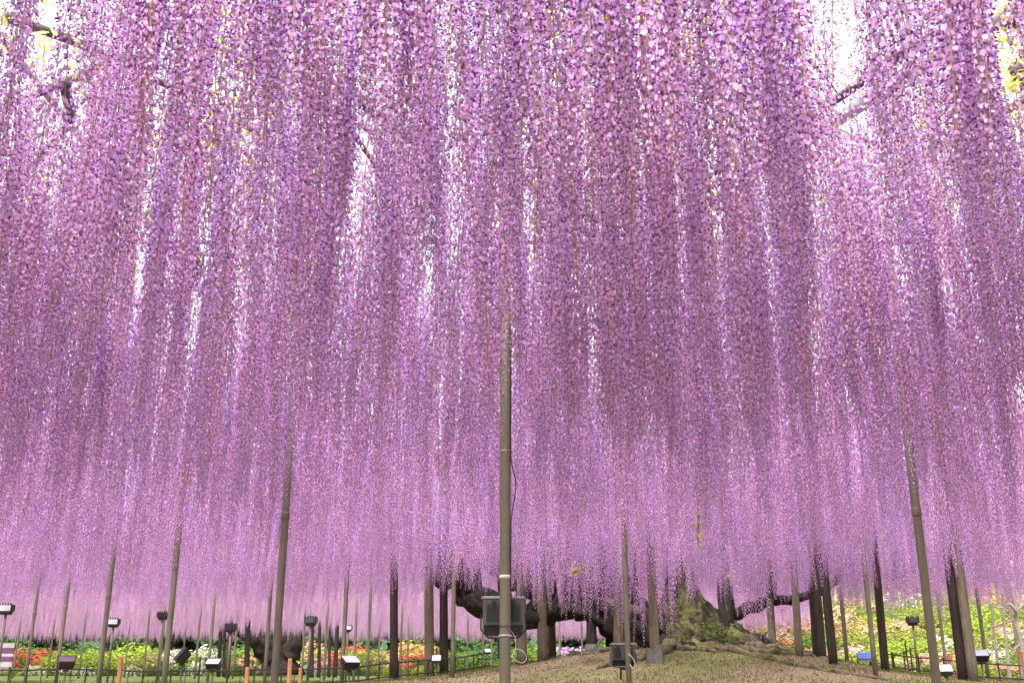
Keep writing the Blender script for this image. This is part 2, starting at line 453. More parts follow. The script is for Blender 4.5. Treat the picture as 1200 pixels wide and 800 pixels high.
# ------------------------------------------------------------------ wisteria racemes
def raceme_proto(k):
    """one hanging raceme, 1 unit scale, top at the origin, about 1.3 m long; returns (blossom mesh, stem mesh)"""
    r = random.Random(100 + k)
    L = r.uniform(1.22, 1.42)
    sparse = k in (3, 7)
    bend = (r.uniform(-.05, .05), r.uniform(-.05, .05))
    def axis(t):
        return Vector((bend[0] * math.sin(t * 3.0), bend[1] * math.sin(t * 2.3 + 1), -L * t))
    st = MB()
    n = 12
    st.tube([axis(i / n) for i in range(n + 1)], [0.0028 - 0.0017 * i / n for i in range(n + 1)], 4, 0)
    fl = MB()
    t = 0.06
    ang = r.uniform(0, 6.28)
    while t < 0.995:
        ang += 2.4 + r.uniform(-.35, .35)
        dens = 0.0048 if not sparse else 0.0074
        t += dens * r.uniform(0.7, 1.3)
        if t > 0.997:
            break
        if sparse and t < 0.45 and r.random() < 0.6:
            continue
        p = axis(t)
        tip = max(0.0, (t - 0.72) / 0.28)
        size = (1 - 0.55 * tip) * r.uniform(0.85, 1.18)
        ped = (0.031 * (1 - 0.62 * tip)) * r.uniform(0.75, 1.3)
        o = Vector((math.cos(ang), math.sin(ang), r.uniform(-.45, .25) - 0.2 * (1 - tip))).normalized()
        s = o.cross(Vector((0, 0, 1))).normalized()
        s = (s * math.cos(0.0) + Vector((0, 0, 1)) * r.uniform(-.3, .3)).normalized()
        u = s.cross(o).normalized()
        q = p + o * ped
        w = 0.0010
        st.add([p + s * w, p - s * w, q - s * w, q + s * w], [(0, 1, 2, 3)], 1)
        S = 0.0170 * size
        # banner: upright, gently cupped, flared back
        lean = r.uniform(-0.25, 0.5)
        ub = (u * math.cos(lean) - o * math.sin(lean) * 0.7).normalized()
        ob = s.cross(ub) * -1
        B = lambda x, y, z: q + s * (x * S) + ub * (y * S) + o * (z * S)
        fl.add([B(0, -.05, .05), B(-.56, .42, .16), B(0, .40, -.10), B(.56, .42, .16), B(-.38, .95, -.02), B(0, .90, -.16), B(.38, .95, -.02)],
               [(0, 2, 1), (0, 3, 2), (1, 2, 5, 4), (2, 3, 6, 5)], 0)
        # wings and keel: pushed forward and down, deeper violet
        K = lambda x, y, z: q + s * (x * S) + u * (y * S) + o * (z * S)
        fl.add([K(0, -.02, .05), K(-.24, .02, .42), K(-.12, -.12, .86), K(.02, -.30, .50)], [(0, 1, 2, 3)], 1)
        fl.add([K(0, -.02, .05), K(.24, .02, .42), K(.12, -.12, .86), K(-.02, -.30, .50)], [(0, 1, 2, 3)], 1)
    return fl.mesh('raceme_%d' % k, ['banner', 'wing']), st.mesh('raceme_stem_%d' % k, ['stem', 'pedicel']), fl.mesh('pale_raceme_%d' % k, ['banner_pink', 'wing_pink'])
NP_ = 8
PROTO = [raceme_proto(k) for k in range(NP_)]

# bare spots in the canopy where sky shows: (u, v, radius)
HOLES = []
for u, v, rad in [(85, 50, .065), (100, 20, .05), (62, 130, .02), (430, 130, .02), (552, 22, .05), (645, 45, .03),
                  (815, 120, .03), (978, 108, .09), (1003, 120, .12), (1188, 50, .07), (12, 60, .05)]:
    p = at_h(u, v, HT - 0.2)
    D = math.hypot(p.x, p.y)
    HOLES.append((p.x / D, p.y / D, D * .47, D + .25, rad))
def in_gap(x, y):
    """a thin spot in the curtain: a narrow strip where few racemes hang"""
    for dx, dy, d0, d1, rad in HOLES:
        t = x * dx + y * dy
        if d0 < t < d1:
            w = abs(x * dy - y * dx)
            if w < rad * (0.55 + 0.45 * (t - d0) / (d1 - d0)):
                return True
    return False
LOW1, LOW2 = x_at(772, 15.6, 720), x_at(886, 15.6, 740)
LOW3 = x_at(690, 16, 710)
def tip_height(x, y):
    """height of the blossom tips above the camera's ground: even, lower close to the trunk"""
    h = HB - 0.30 - 0.10 * sstep(5, 8, y) + 0.35 * sstep(14, 24, y)
    h -= 0.16 * math.exp(-(((x - TRUNK_X + .8) / 3.0) ** 2 + ((y - 15.8) / 1.3) ** 2))
    h -= 0.18 * math.exp(-(((x + .04) / .7) ** 2 + ((y - 5.0) / .9) ** 2))
    h -= 0.24 * sstep(3.8, 5.6, x) * sstep(14, 18, y)
    h += 0.26 * noise.noise(Vector((x * 0.6, y * 0.6, 11))) * (1 if y < 24 else .4)
    h -= 0.50 * math.exp(-(((x - LOW1) / 0.42) ** 2 + ((y - 15.6) / 0.9) ** 2))
    h -= 0.80 * math.exp(-(((x - LOW2) / 0.30) ** 2 + ((y - 15.6) / 0.7) ** 2))
    h -= 0.32 * math.exp(-(((x - LOW3) / 1.1) ** 2 + ((y - 16) / 1.0) ** 2))
    return h
pts = []
GAP = 0.142
for j in range(int(-5 / GAP), int(43.5 / GAP)):
    y = j * GAP
    half = max(7.0, 0.60 * y + 4.0)
    for i in range(int(-half / GAP), int(half / GAP) + 1):
        x = i * GAP
        if y > 21 + 1.2 * noise.noise(Vector((x * .5, 2, 0))) and x > 0.262 * y + 0.3:
            continue
        px, py = x + random.uniform(-.5, .5) * GAP * 1.4, y + random.uniform(-.5, .5) * GAP * 1.4
        den = 1.06 + 0.85 * noise.noise(Vector((px * 0.85, py * 0.85, 4.2))) + 0.45 * noise.noise(Vector((px * 2.6, py * 2.6, 8.2)))
        den = min(1.0, den)
        if py > 5:
            den = max(den, 0.36)
        if py > 12:
            den = max(den, 0.62)
        den *= 1.0 - 0.48 * sstep(5.5, 13, py)
        if random.random() > den:
            continue
        if math.hypot(px, py) < 2.35:
            continue
        if in_gap(px, py) and random.random() < (0.88 if py < 5.5 else 0.72):
            continue
        tip = tip_height(px, py) + abs(random.gauss(0, 0.15 + 0.08 * (1 - sstep(6, 12, py))))
        top = HT + random.uniform(-.12, .06)
        k = random.randrange(NP_)
        if k in (3, 7) and random.random() < 0.4:
            k = random.choice((0, 1, 2, 4, 5, 6))
        pts.append((px, py, top, k, (top - tip) / 1.32, random.uniform(0, 6.28), random.gauss(0, .028), random.gauss(0, .028), random.uniform(.85, 1.15)))
pts = np.array(pts)
TREE2 = at(330, 778, 40)
TREE2 = Vector((TREE2.x, TREE2.y, gz(TREE2.x, TREE2.y)))
near_rank = np.hypot(pts[:, 0], pts[:, 1])
in_view = (pts[:, 1] > 2.3) & (np.abs(pts[:, 0]) < 0.47 * np.sqrt(pts[:, 1] ** 2 + (HB + .3 - CAM_Z) ** 2)) & ((HB + 0.1 - CAM_Z) / np.maximum(.1, pts[:, 1]) < math.tan(PITCH + math.atan(400 / F_PX)))
order = np.argsort(np.where(in_view, near_rank, 999))
single = order[:300]
rest = np.setdiff1d(np.arange(len(pts)), single)

wisteria = thing('wisteria_tree', 'old wisteria with mossy trunk on the mound and hanging violet racemes', 'tree', (TRUNK_X, TRUNK_Y, gz(TRUNK_X, TRUNK_Y)))
OFF = -wisteria.location
wisteria2 = thing('wisteria_tree', 'distant black-trunked wisteria spreading low limbs behind the left fence', 'tree', TREE2)

first_obj = {}
for idx in single:
    x, y, z, k, sc, rz, tx, ty, w = pts[idx]
    k = int(k)
    o = link('raceme', PROTO[k][1], wisteria)
    o.location = Vector((x, y, z)) + OFF
    o.rotation_euler = (tx, ty, rz)
    o.scale = (w, w, sc)
    s = link('flowers', PROTO[k][0], o)
    s['kind'] = 'stuff'
    first_obj.setdefault(k, (o, s))

far_obj = {}
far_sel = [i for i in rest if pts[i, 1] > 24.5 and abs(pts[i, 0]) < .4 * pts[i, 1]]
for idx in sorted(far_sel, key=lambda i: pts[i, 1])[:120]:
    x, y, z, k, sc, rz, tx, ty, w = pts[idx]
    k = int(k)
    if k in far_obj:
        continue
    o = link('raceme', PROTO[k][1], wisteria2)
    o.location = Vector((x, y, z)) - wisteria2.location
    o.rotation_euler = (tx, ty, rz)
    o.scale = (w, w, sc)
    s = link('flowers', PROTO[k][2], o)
    s['kind'] = 'stuff'
    far_obj[k] = (o, s)
    rest = rest[rest != idx]
def raceme_mass(parent, sel, first_obj):
    off = -parent.location
    me = bpy.data.meshes.new('raceme_mass')
    P = pts[sel]
    me.vertices.add(len(P))
    me.vertices.foreach_set('co', (P[:, :3] + np.array(off)).astype(np.float32).ravel())
    def attr(nm, typ, key, arr):
        a = me.attributes.new(nm, typ, 'POINT')
        a.data.foreach_set(key, arr)
    attr('proto', 'INT', 'value', P[:, 3].astype(np.int32))
    attr('rot', 'FLOAT_VECTOR', 'vector', np.stack([P[:, 6], P[:, 7], P[:, 5]], 1).astype(np.float32).ravel())
    attr('scl', 'FLOAT_VECTOR', 'vector', np.stack([P[:, 8], P[:, 8], P[:, 4]], 1).astype(np.float32).ravel())
    o = link('raceme_mass', me, parent)
    o['kind'] = 'stuff'
    g = bpy.data.node_groups.new('hang_racemes', 'GeometryNodeTree')
    g.interface.new_socket('Geometry', in_out='INPUT', socket_type='NodeSocketGeometry')
    g.interface.new_socket('Geometry', in_out='OUTPUT', socket_type='NodeSocketGeometry')
    gi, go = g.nodes.new('NodeGroupInput'), g.nodes.new('NodeGroupOutput')
    def named(nm, typ):
        n = g.nodes.new('GeometryNodeInputNamedAttribute'); n.data_type = typ
        n.inputs['Name'].default_value = nm
        return n.outputs['Attribute']
    pk, pr, ps = named('proto', 'INT'), named('rot', 'FLOAT_VECTOR'), named('scl', 'FLOAT_VECTOR')
    e2r = g.nodes.new('FunctionNodeEulerToRotation')
    g.links.new(pr, e2r.inputs[0])
    join = g.nodes.new('GeometryNodeJoinGeometry')
    for k in range(NP_):
        cmp_ = g.nodes.new('FunctionNodeCompare'); cmp_.data_type = 'INT'; cmp_.operation = 'EQUAL'
        g.links.new(pk, cmp_.inputs[2]); cmp_.inputs[3].default_value = k
        for ob in first_obj[k]:
            oi = g.nodes.new('GeometryNodeObjectInfo'); oi.inputs['Object'].default_value = ob
            oi.transform_space = 'ORIGINAL'
            oi.inputs['As Instance'].default_value = True
            ip = g.nodes.new('GeometryNodeInstanceOnPoints')
            g.links.new(gi.outputs[0], ip.inputs['Points'])
            g.links.new(cmp_.outputs[0], ip.inputs['Selection'])
            g.links.new(oi.outputs['Geometry'], ip.inputs['Instance'])
            g.links.new(e2r.outputs[0], ip.inputs['Rotation'])
            g.links.new(ps, ip.inputs['Scale'])
            g.links.new(ip.outputs[0], join.inputs[0])
    g.links.new(join.outputs[0], go.inputs[0])
    md = o.modifiers.new('hang', 'NODES'); md.node_group = g
    return o
far_mask = (pts[rest, 1] > 24.5)
raceme_mass(wisteria, rest[~far_mask], first_obj)
raceme_mass(wisteria2, rest[far_mask], far_obj)
print('racemes', len(pts))

# ------------------------------------------------------------------ main tree: trunk, limbs, roots
def W(u, v, Y, r):
    p = at(u, v, Y) + OFF
    return (p.x, p.y, p.z, r)
def trunk_part(name, knots, mats='bark', n=14, rough=0.22, lobes=0.06, wob=0.0, seed=1.0, per=5, parent=wisteria):
    mb = MB()
    if name == 'limb' or name == 'root':
        n, per = n * 2, per * 2
    limb_mesh(mb, knots, n, rough, lobes, per, wob, seed)
    return build(name, mb, mats, parent, True)
Yt = TRUNK_Y
def trunk_main():
    # flaring, fluted base that narrows to a leaning stem
    mb = MB()
    knots = [W(812, 790, Yt, 1.25), W(814, 768, Yt, 1.08), W(813, 752, Yt, .92), W(809, 735, Yt + .05, .70), W(804, 715, Yt + .1, .48), W(799, 695, Yt + .15, .28), W(795, 665, Yt + .2, .2), W(788, 620, Yt + .3, .2), W(780, 585, Yt + .3, .15)]
    q = smooth_path(knots, 10)
    n = 84
    b0 = len(mb.v)
    for i, p in enumerate(q):
        t = i / (len(q) - 1)
        for k in range(n):
            a = 2 * PI * k / n
            tw = a + 1.6 * t
            fl = (abs(math.sin(3.5 * tw + 0.6)) - .5) * 0.34 + (abs(math.sin(6.5 * tw + 2)) - .5) * 0.16 + math.sin(3 * a + 1.2) * 0.12
            fl *= (1.25 - t)
            nn = 0.12 * noise.noise(Vector((math.cos(tw) * 2.4, math.sin(tw) * 2.4, i * 0.11))) + 0.22 * (noise.turbulence(Vector((math.cos(tw) * 5, math.sin(tw) * 5, i * 0.09)), 3, True) - .45)
            r = p[3] * (1 + fl + nn)
            mb.v.append((p[0] + math.cos(a) * r, p[1] + math.sin(a) * r * 0.8, p[2] + 0.05 * noise.noise(Vector((a * 3, i * .4, 0)))))
    for i in range(len(q) - 1):
        for k in range(n):
            k2 = (k + 1) % n
            mb.face((b0 + i * n + k, b0 + i * n + k2, b0 + (i + 1) * n + k2, b0 + (i + 1) * n + k))
    o = build('trunk', mb, 'moss_trunk', wisteria, True)
    o['label'] = 'fluted trunk base covered in green moss'
trunk_main()
top = HT - CAM_Z
def up_to_trellis(u, v, Y, r0, du=0, seed=0):
    p = at(u, v, Y); q = p + Vector((du, random.uniform(-.4, .4), 0)); q.z = HT + .1
    m = (p + q) / 2 + Vector((random.uniform(-.15, .15), 0, 0))
    trunk_part('limb', [(*(p + OFF), r0), (*(m + OFF), r0 * .8), (*(q + OFF), r0 * .6)], seed=seed, n=9)
trunk_part('limb', [W(790, 775, Yt - .1, .55), W(768, 757, Yt - .2, .42), W(747, 738, Yt - .25, .32), W(725, 727, Yt - .3, .24), W(700, 714, Yt - .3, .20), W(668, 712, Yt - .3, .16), W(640, 714, Yt - .35, .17), W(605, 718, Yt - .4, .20), W(578, 711, Yt - .4, .19), W(553, 696, Yt - .5, .18), W(536, 676, Yt - .5, .15), W(524, 650, Yt - .5, .12), W(512, 615, Yt - .5, .09)], n=16, rough=.45, lobes=.06, wob=.14, seed=3.3)
trunk_part('limb', [W(752, 736, Yt + .2, .34), W(728, 712, Yt + .2, .31), W(705, 691, Yt + .1, .28), W(682, 678, Yt, .24), W(662, 664, Yt - .1, .2), W(648, 644, Yt - .2, .15), W(640, 610, Yt - .3, .11)], n=14, rough=.45, lobes=.06, wob=.10, seed=5.1)
trunk_part('limb', [W(735, 728, Yt - .1, .2), W(700, 700, Yt - .15, .2), W(660, 694, Yt - .2, .17), W(625, 690, Yt - .2, .15), W(596, 676, Yt - .3, .13), W(575, 650, Yt - .3, .1)], n=12, rough=.45, lobes=.06, wob=.12, seed=7.7)
trunk_part('limb', [W(690, 706, Yt - .35, .10), W(725, 711, Yt - .42, .11), W(752, 716, Yt - .45, .08)], 'wood', n=10, seed=8.0)
trunk_part('limb', [W(856, 775, Yt - .1, .30), W(852, 750, Yt - .1, .19), W(850, 725, Yt - .1, .14), W(850, 695, Yt - .05, .13), W(849, 660, Yt, .11), W(847, 610, Yt, .08)], n=12, rough=.35, seed=6.4)
trunk_part('limb', [W(851, 724, Yt + .05, .10), W(880, 711, Yt + .1, .09), W(905, 704, Yt + .1, .085), W(935, 700, Yt + .1, .07), W(962, 692, Yt + .1, .06), W(985, 672, Yt + .1, .05), W(1003, 630, Yt, .04)], n=10, wob=.06, rough=.3, seed=9.2)
trunk_part('limb', [W(852, 750, Yt - .25, .2), W(872, 757, Yt - .35, .17), W(884, 766, Yt - .4, .14), W(900, 778, Yt - .4, .06)], 'bark_moss', n=10, rough=.4, seed=2.2)
for i, (u, v, r0, du) in enumerate([(560, 700, .1, -.5), (620, 702, .1, .3), (590, 700, .08, -.2), (655, 690, .09, .4), (700, 690, .12, .2), (742, 722, .11, -.3), (712, 700, .1, -.6), (905, 700, .06, .3), (546, 688, .12, -.8), (520, 672, .11, -.7)]):
    up_to_trellis(u, v, Yt - .3, r0, du, i * 1.7)
# the knotted post-like clump beside the left limb
trunk_part('limb', [W(498, 660, 18.6, .14), W(512, 668, 18.6, .2), W(522, 676, 18.6, .2), W(530, 664, 18.6, .12)], n=10, rough=.5, seed=4.4)

def root(uvY, r0, seed):
    kn = []
    for i, (u, Y) in enumerate(uvY):
        x = x_at(u, Y, 775)
        r = r0 * (1 - 0.75 * i / (len(uvY) - 1))
        p = Vector((x, Y, gz(x, Y) + r * 0.35)) + OFF
        kn.append((p.x, p.y, p.z, r))
    trunk_part('root', kn, 'bark_root', n=8, rough=.3, lobes=.05, wob=.05, seed=seed, per=6)
root([(800, 17.3), (835, 17.0), (870, 16.8), (905, 16.8), (930, 17.1), (960, 17.3), (1000, 17.5)], .085, 1.1)
root([(835, 17.2), (870, 16.4), (910, 15.8), (950, 15.2), (990, 14.7), (1040, 14.2)], .075, 2.3)
root([(790, 17.2), (780, 16.6), (755, 16.0), (730, 15.6), (700, 15.4)], .12, 3.7)
root([(870, 17.5), (900, 17.3), (940, 17.6), (985, 17.9), (1020, 18.2)], .10, 5.7)
root([(780, 17.1), (800, 16.8), (825, 16.7), (850, 16.4)], .08, 6.1)
root([(745, 17.6), (725, 17.4), (705, 17.3), (680, 17.2)], .10, 7.1)

# vines lying along the trellis
def vine(p0, ang, length, r0, seed):
    r = random.Random(seed)
    p = Vector(p0); kn = []
    n = max(4, int(length / 0.45))
    for i in range(n + 1):
        q = p + OFF
        kn.append((q.x, q.y, q.z, r0 * (1 - .93 * i / n)))
        ang += r.gauss(0, .38)
        p = p + Vector((math.cos(ang) * .45, math.sin(ang) * .45, 0))
        p.z = HT + .06 + r.uniform(-.08, .1)
    trunk_part('branch', kn, 'twig', n=7, rough=.25, lobes=.05, seed=seed, per=3)
for i, (u, v, a, L, r0) in enumerate([(545, 62, 1.75, 3.5, .045), (538, -30, 1.6, 3, .05), (5, 20, .5, 3, .03), (75, 95, .9, 3, .035), (170, 70, 2.2, 3, .035), (205, 290, 1.3, 5, .06), (590, 5, .4, 3, .03), (1195, 25, 2.6, 3, .04), (1190, 80, .6, 2, .04),
                                      (415, 110, 1.2, 4, .035), (875, 330, 1.4, 5, .05), (675, 480, 1.2, 5, .08), (507, 530, 1.5, 6, .09), (300, 60, 2.4, 3, .03), (720, 30, 1.0, 3, .03), (1120, 160, 1.2, 3, .03)]):
    vine(at_h(u, v, HT), a, L, r0, 300 + i)
for i in range(34):
    a = i / 34 * 2 * PI + random.uniform(-.1, .1)
    d0 = random.uniform(1.0, 3.0)
    vine(Vector((TRUNK_X + math.cos(a) * d0, TRUNK_Y + math.sin(a) * d0, HT)), a, random.uniform(6, 11), random.uniform(.05, .11), 500 + i)

# leaves on the canopy
def foliage(parent, n, box, seed):
    r = np.random.default_rng(seed)
    C_, A_, B_ = [], [], []
    made = 0
    while made < n:
        x, y = r.uniform(box[0], box[1]), r.uniform(box[2], box[3])
        if noise.noise(Vector((x * .9, y * .9, 20))) < r.uniform(-.15, .45):
            continue
        made += 1
        base = np.array([x, y, HT + r.uniform(-.08, .35)])
        az = r.uniform(0, 6.28); dp = r.uniform(-.9, .1)
        d = np.array([math.cos(az) * math.cos(dp), math.sin(az) * math.cos(dp), math.sin(dp)])
        sd = np.array([-math.sin(az), math.cos(az), 0])
        for q in range(9):
            t = .04 + .026 * q
            side = (-1, 1)[q % 2] if q < 8 else 0
            ld = d * .45 + sd * side * .9 + np.array([0, 0, r.uniform(-.5, .1)]); ld /= np.linalg.norm(ld)
            wv = np.cross(ld, np.array([r.uniform(-.3, .3), r.uniform(-.3, .3), 1.0])); wv /= np.linalg.norm(wv)
            ln = r.uniform(.02, .032)
            C_.append(base + d * t + ld * ln); A_.append(ld * ln); B_.append(wv * ln * .38)
    o = link('leaves', quads_mesh('leaves', np.array(C_), np.array(A_), np.array(B_), ['leaf']), parent)
    o.matrix_parent_inverse = Matrix.Translation(-parent.location)
    o['kind'] = 'stuff'
foliage(wisteria, 3600, (-12, 13, -3, 22), 1)
foliage(wisteria, 1300, (-5, 5, 2.5, 7.5), 5)
foliage(wisteria2, 600, (-20, 8, 25, 42), 2)
# visible tufts of pale new leaves among the blossom
def tuft(u, v, Y, n, s, seed, name='leaf_tuft'):
    r = np.random.default_rng(seed)
    c = np.array(at(u, v, Y) + OFF)
    d = rand_unit(n, r); d[:, 2] = d[:, 2] * .6 - .2
    a, b = perp(d)
    ctr = c + d * r.uniform(.2, 1, size=(n, 1)) * s
    o = link(name, quads_mesh(name, ctr, d * s * .30, a * s * .11, ['leaf']), wisteria)
    mb = MB(); q = Vector(c); mb.tube([q - Vector((0, 0, s * .5)), q + Vector((.02, 0, .4)), Vector((q.x + .03, q.y, HT + OFF.z))], .005, 5)
    build('shoot', mb, 'stem', wisteria)
for i, (u, v, Y, s) in enumerate([(678, 664, 15.5, .15), (672, 668, 15.5, .1), (855, 674, 15.8, .08), (820, 600, 11.0, .05), (819, 612, 11.0, .06), (819, 625, 11.0, .06), (818, 640, 11.0, .05)]):
    tuft(u, v, Y, 46, s, 40 + i)

# sapling shoots at the foot of the trunk
sap = thing('sapling', 'leafy green shoots sprouting at the foot of the mossy trunk', 'plant', at(846, 766, Yt - 1.0))
rs = random.Random(5)
for i in range(7):
    e = Vector((rs.uniform(-.3, .28), rs.uniform(-.1, .1), rs.uniform(.2, .5)))
    mb = MB(); mb.tube([(0, 0, -.05), e * .5 + Vector((0, 0, .06)), e], [.006, .004, .002], 4)
    s_ = build('stem', mb, 'stem', sap)
    n = 16
    d = rand_unit(n); d[:, 2] *= .4
    a, b = perp(d)
    ctr = np.array(e) + d * .09 - np.array(e) * rng.uniform(0, .5, size=(n, 1))
    lf = link('leaves', quads_mesh('leaves', ctr, d * .05, a * .02, ['azalea_leaf']), s_)
    lf.color = (.20, .30, .08, 1)

# second, distant wisteria
O2 = -wisteria2.location
def W2(u, v, Y, r):
    p = at(u, v, Y) + O2
    return (p.x, p.y, p.z, r)
trunk_part('trunk', [W2(328, 790, 40, .85), W2(329, 774, 40, .62), W2(330, 758, 40, .55), W2(329, 745, 40, .55), W2(328, 722, 40, .4)], n=16, rough=.25, lobes=.1, seed=11, parent=wisteria2)
for kn, sd in [([W2(322, 770, 39.8, .45), W2(310, 756, 39.7, .42), W2(298, 747, 39.6, .34), W2(286, 742, 39.5, .22), W2(272, 738, 39.4, .14), W2(255, 728, 39, .1)], 1.3),
               ([W2(338, 766, 39.8, .45), W2(346, 752, 39.7, .3), W2(352, 742, 39.7, .2), W2(365, 738, 39.6, .12), W2(385, 728, 39.6, .08)], 2.6),
               ([W2(315, 752, 39.8, .35), W2(306, 742, 39.8, .25), W2(303, 720, 39.8, .2)], 3.9),
               ([W2(340, 752, 39.8, .3), W2(346, 738, 39.8, .25), W2(348, 720, 39.8, .2)], 4.4)]:
    trunk_part('limb', kn, seed=sd, parent=wisteria2, n=10, rough=.3)

# ------------------------------------------------------------------ trellis of steel posts and pipes
trellis = thing('trellis', 'olive steel post and pipe trellis carrying the wisteria canopy', 'trellis', (0, 0, 0))
POSTS = [  # u at the given v, distance, radius
    (592, 700, 5.7, 0.0298), (328, 700, 9.4, 0.0328), (202, 700, 12.4, 0.0328), (123.5, 730, 14.2, 0.0328), (73, 740, 18, 0.0328), (36, 750, 20, 0.0328),
    (1086, 700, 8.3, 0.0336), (735, 740, 11.5, 0.0298), (1019, 720, 14.5, 0.0328), (531, 740, 16.0, 0.0328), (403.5, 740, 16.6, 0.0328), (314, 740, 19.5, 0.0328),
    (432, 750, 21, 0.0295), (248, 740, 24, 0.0328), (1151, 740, 19, 0.0328), (990, 745, 19.5, 0.0369), (1106, 760, 21, 0.0328), (1190, 745, 22, 0.0287),
    (97, 750, 31, 0.0287), (172, 750, 30, 0.0287), (232, 750, 29, 0.0287), (61, 750, 34, 0.0287), (21, 750, 33, 0.0287), (149, 760, 35, 0.0246), (276, 750, 31, 0.0287), (216, 755, 36, 0.0246), (190, 750, 27, 0.0287),
    (356, 750, 30, 0.0287), (382, 750, 27, 0.0328), (416, 755, 27, 0.0328), (444, 760, 35, 0.0287), (478, 760, 33, 0.0287), (548, 760, 31, 0.0287), (576, 760, 35, 0.0287), (656, 760, 30, 0.0287), (682, 755, 32, 0.0287), (790, 760, 34, 0.0246), (470, 755, 28, 0.0287), (566, 755, 27, 0.0246)]
post_pos = []
for i, (u, v, Y, r) in enumerate(POSTS):
    x = at(u, v, Y).x
    zb = gz_n(x, Y) - .15
    mb = MB()
    n = 14 if Y < 15 else 8
    hs = [zb, zb + .6, (zb + HT) / 2, HT]
    mb.tube([(x, Y, h) for h in hs], r, n)
    o = build('post', mb, 'steel', trellis, True)
    post_pos.append((x, Y, r))
    if 6 < Y < 22:
        zs = 2.0 + .5 * random.random()
        f = MB(); f.tube([(x, Y, zs), (x, Y, zs + .012), (x, Y, zs + .06), (x, Y, zs + .072)], [r * 1.02, r * 1.10, r * 1.10, r * 1.02], 12); build('sleeve', f, 'steel', o, True)
    if Y < 15:
        f = MB(); f.tube([(x, Y, zb + .13), (x, Y, zb + .17)], r * 1.9, 12); build('base_plate', f, 'steel', o)
# welded joints, ties and tape on the post that carries the floodlight
cx, cy, cr = post_pos[0]
post0 = [o for o in trellis.children if o.name == 'post'][0]
def band(v, rr, h, mat, name, tilt=0):
    p = at(592, v, cy - cr); mb = MB()
    mb.tube([(cx, cy, p.z - h / 2), (cx, cy, p.z + h / 2)], rr, 16)
    build(name, mb, mat, post0, True)
band(675, cr + .0012, .018, 'tape', 'tape')
band(527, cr + .002, .004, 'cable_pale', 'tie')
band(744, cr + .004, .008, 'pipe', 'clamp_band')
band(733.5, cr + .002, .004, 'cable_black', 'tie')
# pipes
def pipe(a, b, r, mat='pipe', n=10):
    mb = MB(); a, b = Vector(a), Vector(b)
    mb.tube([a, (a + b) / 2, b], r, n)
    return build('pipe', mb, mat, trellis, True)
p1, p2 = at_h(962, 152, HT + .02), at_h(1024, 112, HT + .02)
dv = (p2 - p1)
pipe(p1 - dv * 6, p2 + dv * 3, .045)
pipe(p1 - dv * 6 + Vector((-.02, .02, .10)), p2 + dv * 3 + Vector((-.02, .02, .10)), .012)
q1, q2 = at_h(972, 151, HT - .05), at_h(1008, 162, HT - .05)
pipe(q1 - (q2 - q1) * 2, q2 + (q2 - q1) * 14, .018)
q1, q2 = at_h(570, -5, HT + .03), at_h(668, 36, HT + .03)
pipe(q1 - (q2 - q1) * 2, q2 + (q2 - q1) * 3, .022)
q1, q2 = at_h(172, 12, HT + .03), at_h(202, 28, HT + .03)
pipe(q1 - (q2 - q1) * 6, q2 + (q2 - q1) * 10, .025)
for y in np.arange(-4, 43, 3.7):
    half = 9 + .5 * max(0, y)
    xr = half if y < 21 else .26 * y
    pipe((-half, y + .1, HT + .03), (xr, y + .1, HT + .03), .03)
for x in np.arange(-21, 13, 3.0):
    y1 = 43 if x < 6 else 21
    pipe((x + .35, max(-5, (abs(x) - 9) / .5), HT + .10), (x + .35, y1, HT + .10), .024)

# ------------------------------------------------------------------ wooden props under the limbs
def prop(u0, v0, u1, v1, Y, wpx, mat, label, group=None, base=None, square=False):
    a, b = at(u0, v0, Y), at(u1, v1, Y)
    a = Vector((a.x, Y, gz_n(a.x, Y)))
    d = b - Vector((at(u0, v0, Y)))
    k = (HT - a.z) / d.z
    tpt = a + d * k
    r = wpx / 2 / F_PX * Y * 1.02
    root_ = thing('wooden_prop', label, 'post', a, 0, group)
    mb = MB()
    q = [(Vector((0, 0, -.15)) - d * 0) .lerp(tpt - a, t) for t in (0, .12, .3, .5, .75, 1)]
    if square:
        mb.tube(q, r * 1.3, 4, 0, True, phase=PI / 4)
    else:
        mb.tube(q, [r * 1.06, r * 1.03, r, r * .97, r * .95, r * .93], 12, 0, True, rough=.06, seed=u0)
    build('pole', mb, mat, root_, not square)
    if base == 'pad':
        f = MB(); f.box((0, 0, .06), (.22, .24, .24), bev=.02, top=(.96, .96)); build('concrete_pad', f, 'concrete', root_)
    if base == 'collar':
        f = MB(); f.tube([(0, 0, -.1), (0, 0, .13), (0, 0, .135)], [r * 1.35, r * 1.3, r * 1.2], 14); build('concrete_collar', f, 'concrete', root_, True)
    return root_
GP = 'wooden props under the wisteria limbs'
prop(462, 795, 462, 700, 17.0, 9, 'wood_dark', 'slim charred wooden prop standing alone in front of the low fence', GP)
prop(503, 792, 503, 675, 17.4, 10.5, 'wood', 'weathered brown wooden prop of a close pair beside a grey lamp box', GP)
prop(520.5, 791, 520, 680, 17.6, 9.5, 'wood_dark', 'charred wooden prop of a close pair touching a steel post', GP)
prop(612, 785, 610, 650, 17.2, 11, 'wood', 'tall brown wooden prop just behind the post with the large floodlight', GP)
prop(636, 781, 635, 705, 17.5, 11, 'wood', 'brown wooden prop under the sagging belly of the long limb', GP)
prop(647, 777, 646, 720, 18.2, 9, 'wood', 'thin grey wooden prop half hidden behind a thicker brown one', GP)
prop(694, 772, 692, 690, 17.6, 11, 'wood_dark', 'dark wooden prop with a concrete collar at its foot', GP, 'collar')
prop(724, 772, 726, 650, 17.2, 11, 'wood', 'mottled brown wooden prop behind the small floodlight', GP)
